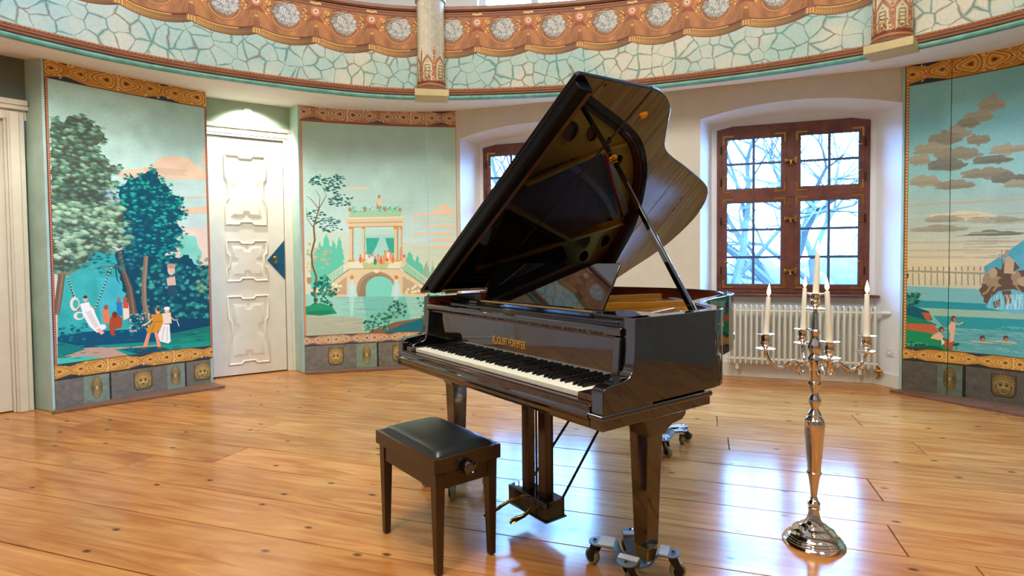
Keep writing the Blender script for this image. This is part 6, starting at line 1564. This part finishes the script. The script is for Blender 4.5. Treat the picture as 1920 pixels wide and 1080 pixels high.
# lid: hinged along the bass side, tilted about that edge
AL = math.radians(34.494); ZH = 1.0719; XH = -HWID-.0055
LM = Matrix.Translation((XH, 0, ZH)) @ Matrix.Rotation(-AL, 4, 'Y')
def lidp(s, y, n): return LM @ Vector((s, y, n))
YF = .508
lidcurve = cr([(.774, YF), (.769, .56), (.745, .63), (.706, .69), (.655, .735), (.580, .795), (.505, .862), (.463, .925), (.425, 1.018), (.390, 1.129), (.338, 1.288), (.295, 1.413), (.237, 1.522), (.133, 1.614), (-.010, 1.680), (-.204, 1.705), (-.372, 1.690), (-.579, 1.62), (-.69, 1.585), (-.756, 1.57)], 5)
T_L = .020
b = B(); b.prism([(x+HWID+.004, y) for x, y in lidcurve]+[(-.004+.0, YF+.0015)], lambda s, y: lidp(s, y, 0), lambda s, y: lidp(s, y, T_L))
lid = finish(b, 'lid', M['lidblack'], G, bevel=.003, seg=2, angle=30)
b = B(); b.prism([(-.004, .108), (1.500, .108), (1.512, .118), (1.525, YF-.0015), (-.004, YF-.0015)], lambda s, y: lidp(s, y, 0), lambda s, y: lidp(s, y, T_L))
flap = finish(b, 'lid_flap', M['lidblack'], G, bevel=.003, seg=2, angle=30)
b = B(); b.prism([(.112, 0), (.112, -.040), (.120, -.050), (.176, -.050), (.184, -.040), (.184, 0)], lambda y, n: lidp(.075, y, n), lambda y, n: lidp(1.485, y, n))
finish(b, 'lid_lip', M['lid_edge'], flap, bevel=.003, angle=30)
b = B(); b.prism([(.156, -.0502), (.176, -.0502), (.176, -.0515), (.156, -.0515)], lambda y, n: lidp(.085, y, n), lambda y, n: lidp(1.478, y, n)); finish(b, 'lip_reflection', M['brown_strip'], flap)  # floor's brown reflection along the lip, put in as a coloured strip
b = B(); b.prism([(YF-.006, -.0012), (YF+.006, -.0012), (YF+.006, 0), (YF-.006, 0)], lambda y, n: lidp(.01, y, n), lambda y, n: lidp(1.515, y, n)); finish(b, 'flap_hinge', M['dark_metal'], flap)
def on_lid(s, y): return LM @ Matrix.Translation((s, y, 0)) @ Matrix.Rotation(PI, 4, 'X')
finish(B().lathe([(.001, .003), (.008, .003), (.010, .006), (.016, .006), (.021, .003), (.023, 0)], 24, (0, 0, 0), on_lid(1.397, .573)), 'prop_cup', M['gold_metal'], lid, smooth=True)
finish(B().lathe([(.001, .004), (.010, .004), (.012, .008), (.018, .008), (.022, .004), (.023, 0)], 24, (0, 0, 0), on_lid(1.136, .614)), 'prop_cup', M['gold_metal'], lid, smooth=True)
for yy in (.30, .95, 1.42):
    b = B(); b.tube([(XH-.004, yy-.04, ZH-.006), (XH-.004, yy+.04, ZH-.006)], .006, 8); finish(b, 'hinge', M['brass'], G, smooth=True)
bxo('lock_tongue', M['brass'], G, .36, .43, .1215, .1235, .995, 1.0, 0)
for o_ in (lid, flap):
    o_.data.materials.append(M['lid_edge']); dn = (LM.to_3x3() @ Vector((0, 0, -1)))
    for p_ in o_.data.polygons:
        if p_.normal.dot(dn) < .9: p_.material_index = 1
# prop stick
top = lidp(1.136, .614, -.012); base = Vector((.695, .56, .985)); d = (top-base); ln = d.length
Tm = Matrix.Translation(base) @ d.to_track_quat('Z', 'Y').to_matrix().to_4x4()
b = B(); b.frustum((-.010, .010, -.013, .013, 0), (-.008, .008, -.010, .010, ln-.02), Tm); finish(b, 'lid_prop', M['black'], G, bevel=.003, seg=2)
b = B(); b.lathe([(.009, ln-.022), (.0125, ln-.02), (.0125, ln-.004), (.007, ln+.004), (.003, ln+.008)], 14, (0, 0, 0), Tm); finish(b, 'prop_ferrule', M['gold_metal'], G, smooth=True)
b = B(); b.box(.675, .70, .52, .60, .975, 1.0); finish(b, 'prop_pivot', M['brass'], G, bevel=.002)
# legs
def leg(cx, cy, w0, w1, z0=.10, z1=.60):
    b = B(); b.frustum((cx-w0/2, cx+w0/2, cy-w0/2, cy+w0/2, z0+.03), (cx-w1/2, cx+w1/2, cy-w1/2, cy+w1/2, z1))
    o = finish(b, 'leg', M['leg_wood'], G, bevel=.003)
    b = B(); b.frustum((cx-w0*.36, cx+w0*.36, cy-w0*.36, cy+w0*.36, z0-.03), (cx-w0*.5, cx+w0*.5, cy-w0*.5, cy+w0*.5, z0+.029)); finish(b, 'leg_foot', M['brass'], o, bevel=.002)
leg(.562, .392, .066, .092); leg(-.655, .262, .062, .088); leg(-.40, 1.50, .062, .088, .10, .80)
def bracket(cx, cy, w):
    P = [(cy-.20, .702), (cy-.17, .668), (cy-.10, .650), (cy-.075, .635), (cy-.06, .60), (cy-.047, .575), (cy+.047, .575), (cy+.055, .590), (cy+.085, .606), (cy+.145, .612), (cy+.165, .628), (cy+.175, .655), (cy+.185, .672), (cy+.20, .702)]
    b = B(); b.prism(P, lambda y, z: Vector((cx-w/2, y, z)), lambda y, z: Vector((cx+w/2, y, z))); finish(b, 'leg_bracket', M['leg_wood'], G, bevel=.004, seg=3, angle=30)
bracket(.575, .392, .098); bracket(-.655, .262, .09)
b = B(); b.box(.50, .70, .22, .56, .690, .702); finish(b, 'bracket_plate', M['leg_wood'], G, bevel=.002)
# lyre and pedals
Ly = 0.30
for x in (-.068, .055): 
    b = B(); b.box(x-.026, x+.026, Ly-.02, Ly+.02, .175, .702); finish(b, 'lyre_post', M['lyre_wood'], G, bevel=.004)
bx_ = B(); bx_.box(-.155, .125, Ly-.055, Ly+.055, .098, .178); lb_ = finish(bx_, 'lyre_box', M['black'], G, bevel=.003, seg=2)
bxo('lyre_box_base', M['black'], lb_, -.162, .132, Ly-.062, Ly+.062, .09, .099, .003)
for x in (-.008, .105): finish(B().tube([(x, Ly, .175), (x, Ly, .702)], .0045, 8), 'pedal_rod', M['dark_metal'], G, smooth=True)
finish(B().tube([(.115, Ly+.03, .15), (.125, Ly+.06, .20), (.19, Ly+.40, .70)], .006, 8), 'lyre_brace', M['dark_metal'], G, smooth=True)
finish(B().tube([(-.10, Ly+.03, .18), (-.06, Ly+.25, .45), (-.02, Ly+.40, .70)], .006, 8), 'lyre_brace', M['dark_metal'], G, smooth=True)
for x, lg in ((-.085, .17), (.045, .12)):
    rows = []
    P = [(Ly-.05, .135, .009), (Ly-.08, .133, .010), (Ly-.10, .118, .011), (Ly-.12, .112, .014), (Ly-.15, .112, .020), (Ly-.175, .108, .020), (Ly-.19, .100, .010)]
    if lg > .15: P = [(y-(.05 if y < Ly-.09 else 0), z, w) for y, z, w in P]
    b = B(); top_ = []; bt = []
    b.sheet([[(x-w, y, z) for y, z, w in P], [(x-w*.6, y, z+.006) for y, z, w in P], [(x+w*.6, y, z+.006) for y, z, w in P], [(x+w, y, z) for y, z, w in P], [(x, y, z-.005) for y, z, w in P], [(x-w, y, z) for y, z, w in P]])
    finish(b, 'pedal', M['gold_metal'], G, smooth=True, angle=50)
# ------------------------------------------------------------- dollies under the legs
pc, ps = math.cos(PT), math.sin(PT)
def pw(x, y): return (PX+pc*x-ps*y, PY+ps*x+pc*y)
def dolly(cx, cy, label, arms, rl, sw):
    wx, wy = pw(cx, cy); Dd = thing('piano_dolly', label, 'dolly', (wx, wy, 0), PT, 'wheeled dollies under the piano legs')
    finish(B().lathe([(.001, .040), (.05, .040), (.058, .05), (.058, .056), (.05, .052), (.001, .052)], 20), 'cup', M['dolly_metal'], Dd, smooth=True)
    for k, (a, R) in enumerate(arms):
        a = math.radians(a); T = Matrix.Rotation(a, 4, 'Z'); w = .040
        b = B(); prof = [(.03, .044), (.052, .046), (.066, .060), (.078, .085), (.090, .097), (max(.10, R-.03), .099), (R, .099)]
        rows = [[], [], [], []]
        for r, z in prof:
            ww = w*(1 if r > .07 else .8)
            for j, (sy, dz) in enumerate(((-1, 0), (1, 0), (1, .006), (-1, .006))): rows[j].append(T @ Vector((r, sy*ww, z+dz)))
        b.sheet(rows+[rows[0]])
        n = 12; e = [(R+w*math.sin(PI*i/n), -w*math.cos(PI*i/n)) for i in range(n+1)]
        b.prism(e, lambda x, y: T @ Vector((x, y, .099)), lambda x, y: T @ Vector((x, y, .105)))
        bmesh.ops.remove_doubles(b.bm, verts=b.bm.verts, dist=1e-5)
        am = finish(b, 'dolly_arm', M['dolly_metal'], Dd, bevel=.001)
        b = B(); b.box(.088, R-.002, -w*.97, w*.97, .1055, .1105, T)
        finish(b, 'felt_pad', M['pad'], am, bevel=.001)
        finish(B().lathe([(.001, .112), (.005, .112), (.009, .110), (.0095, .1055)], 8, (R+.016, 0, 0), T), 'bolt', M['chrome'], am)
        C0 = T @ Vector((R+.005, 0, 0)); sa = a+sw[k]; S_ = Matrix.Translation(C0) @ Matrix.Rotation(sa, 4, 'Z')
        b = B(); b.lathe([(.022, .090), (.022, .098)], 14, (0, 0, 0), S_)
        for sy in (-.016, .016): b.prism([(-.015, .092), (.02, .092), (.040, .040), (.028, .026), (.018, .030)], lambda x, z: S_ @ Vector((x, sy-.0015, z)), lambda x, z: S_ @ Vector((x, sy+.0015, z)))
        fk = finish(b, 'caster_fork', M['dark_metal'], Dd)
        W_m = S_ @ Matrix.Translation((.028, 0, .0325)) @ Matrix.Rotation(PI/2, 4, 'X')
        finish(B().lathe([(.012, -.013), (.024, -.013), (.030, -.0125), (.0325, -.008), (.0325, -.001), (.031, 0), (.0325, .001), (.0325, .008), (.030, .0125), (.024, .013), (.012, .013)], 24, (0, 0, 0), W_m), 'wheel', M['rubber'], fk, smooth=True, angle=40)
        finish(B().lathe([(.001, -.0185), (.010, -.0185), (.022, -.0135), (.022, .0135), (.010, .0185), (.001, .0185)], 16, (0, 0, 0), W_m), 'wheel_hub', M['wick'], fk, smooth=True, angle=40)
def aim(cx, cy, pts): return [(math.degrees(math.atan2(y-cy, x-cx)), math.hypot(x-cx, y-cy)) for x, y in pts]
dolly(.520, .385, 'grey four-wheeled dolly with felt pads under the front right piano leg', aim(.520, .385, [(.395, .298), (.627, .452), (.570, .272), (.425, .460)]), .1, [-.6, .5, 2.6, .4])
dolly(-.655, .262, 'grey dolly under the front left piano leg, hidden behind the stool', [(45, .14), (135, .14), (225, .14), (315, .14)], .1, [.5, .5, .5, .5])
dolly(-.40, 1.66, 'grey dolly under the tail leg of the piano, seen below the case', aim(-.40, 1.66, [(-.33, 1.80), (-.38, 1.88), (-.52, 1.60), (-.28, 1.56)]), .1, [1.2, -.4, .5, .5])
# ------------------------------------------------------------- tidy up
for o in bpy.data.objects:
    if o.type == 'MESH' and o.parent is None and 'kind' not in o and 'category' not in o: print('UNTAGGED', o.name)
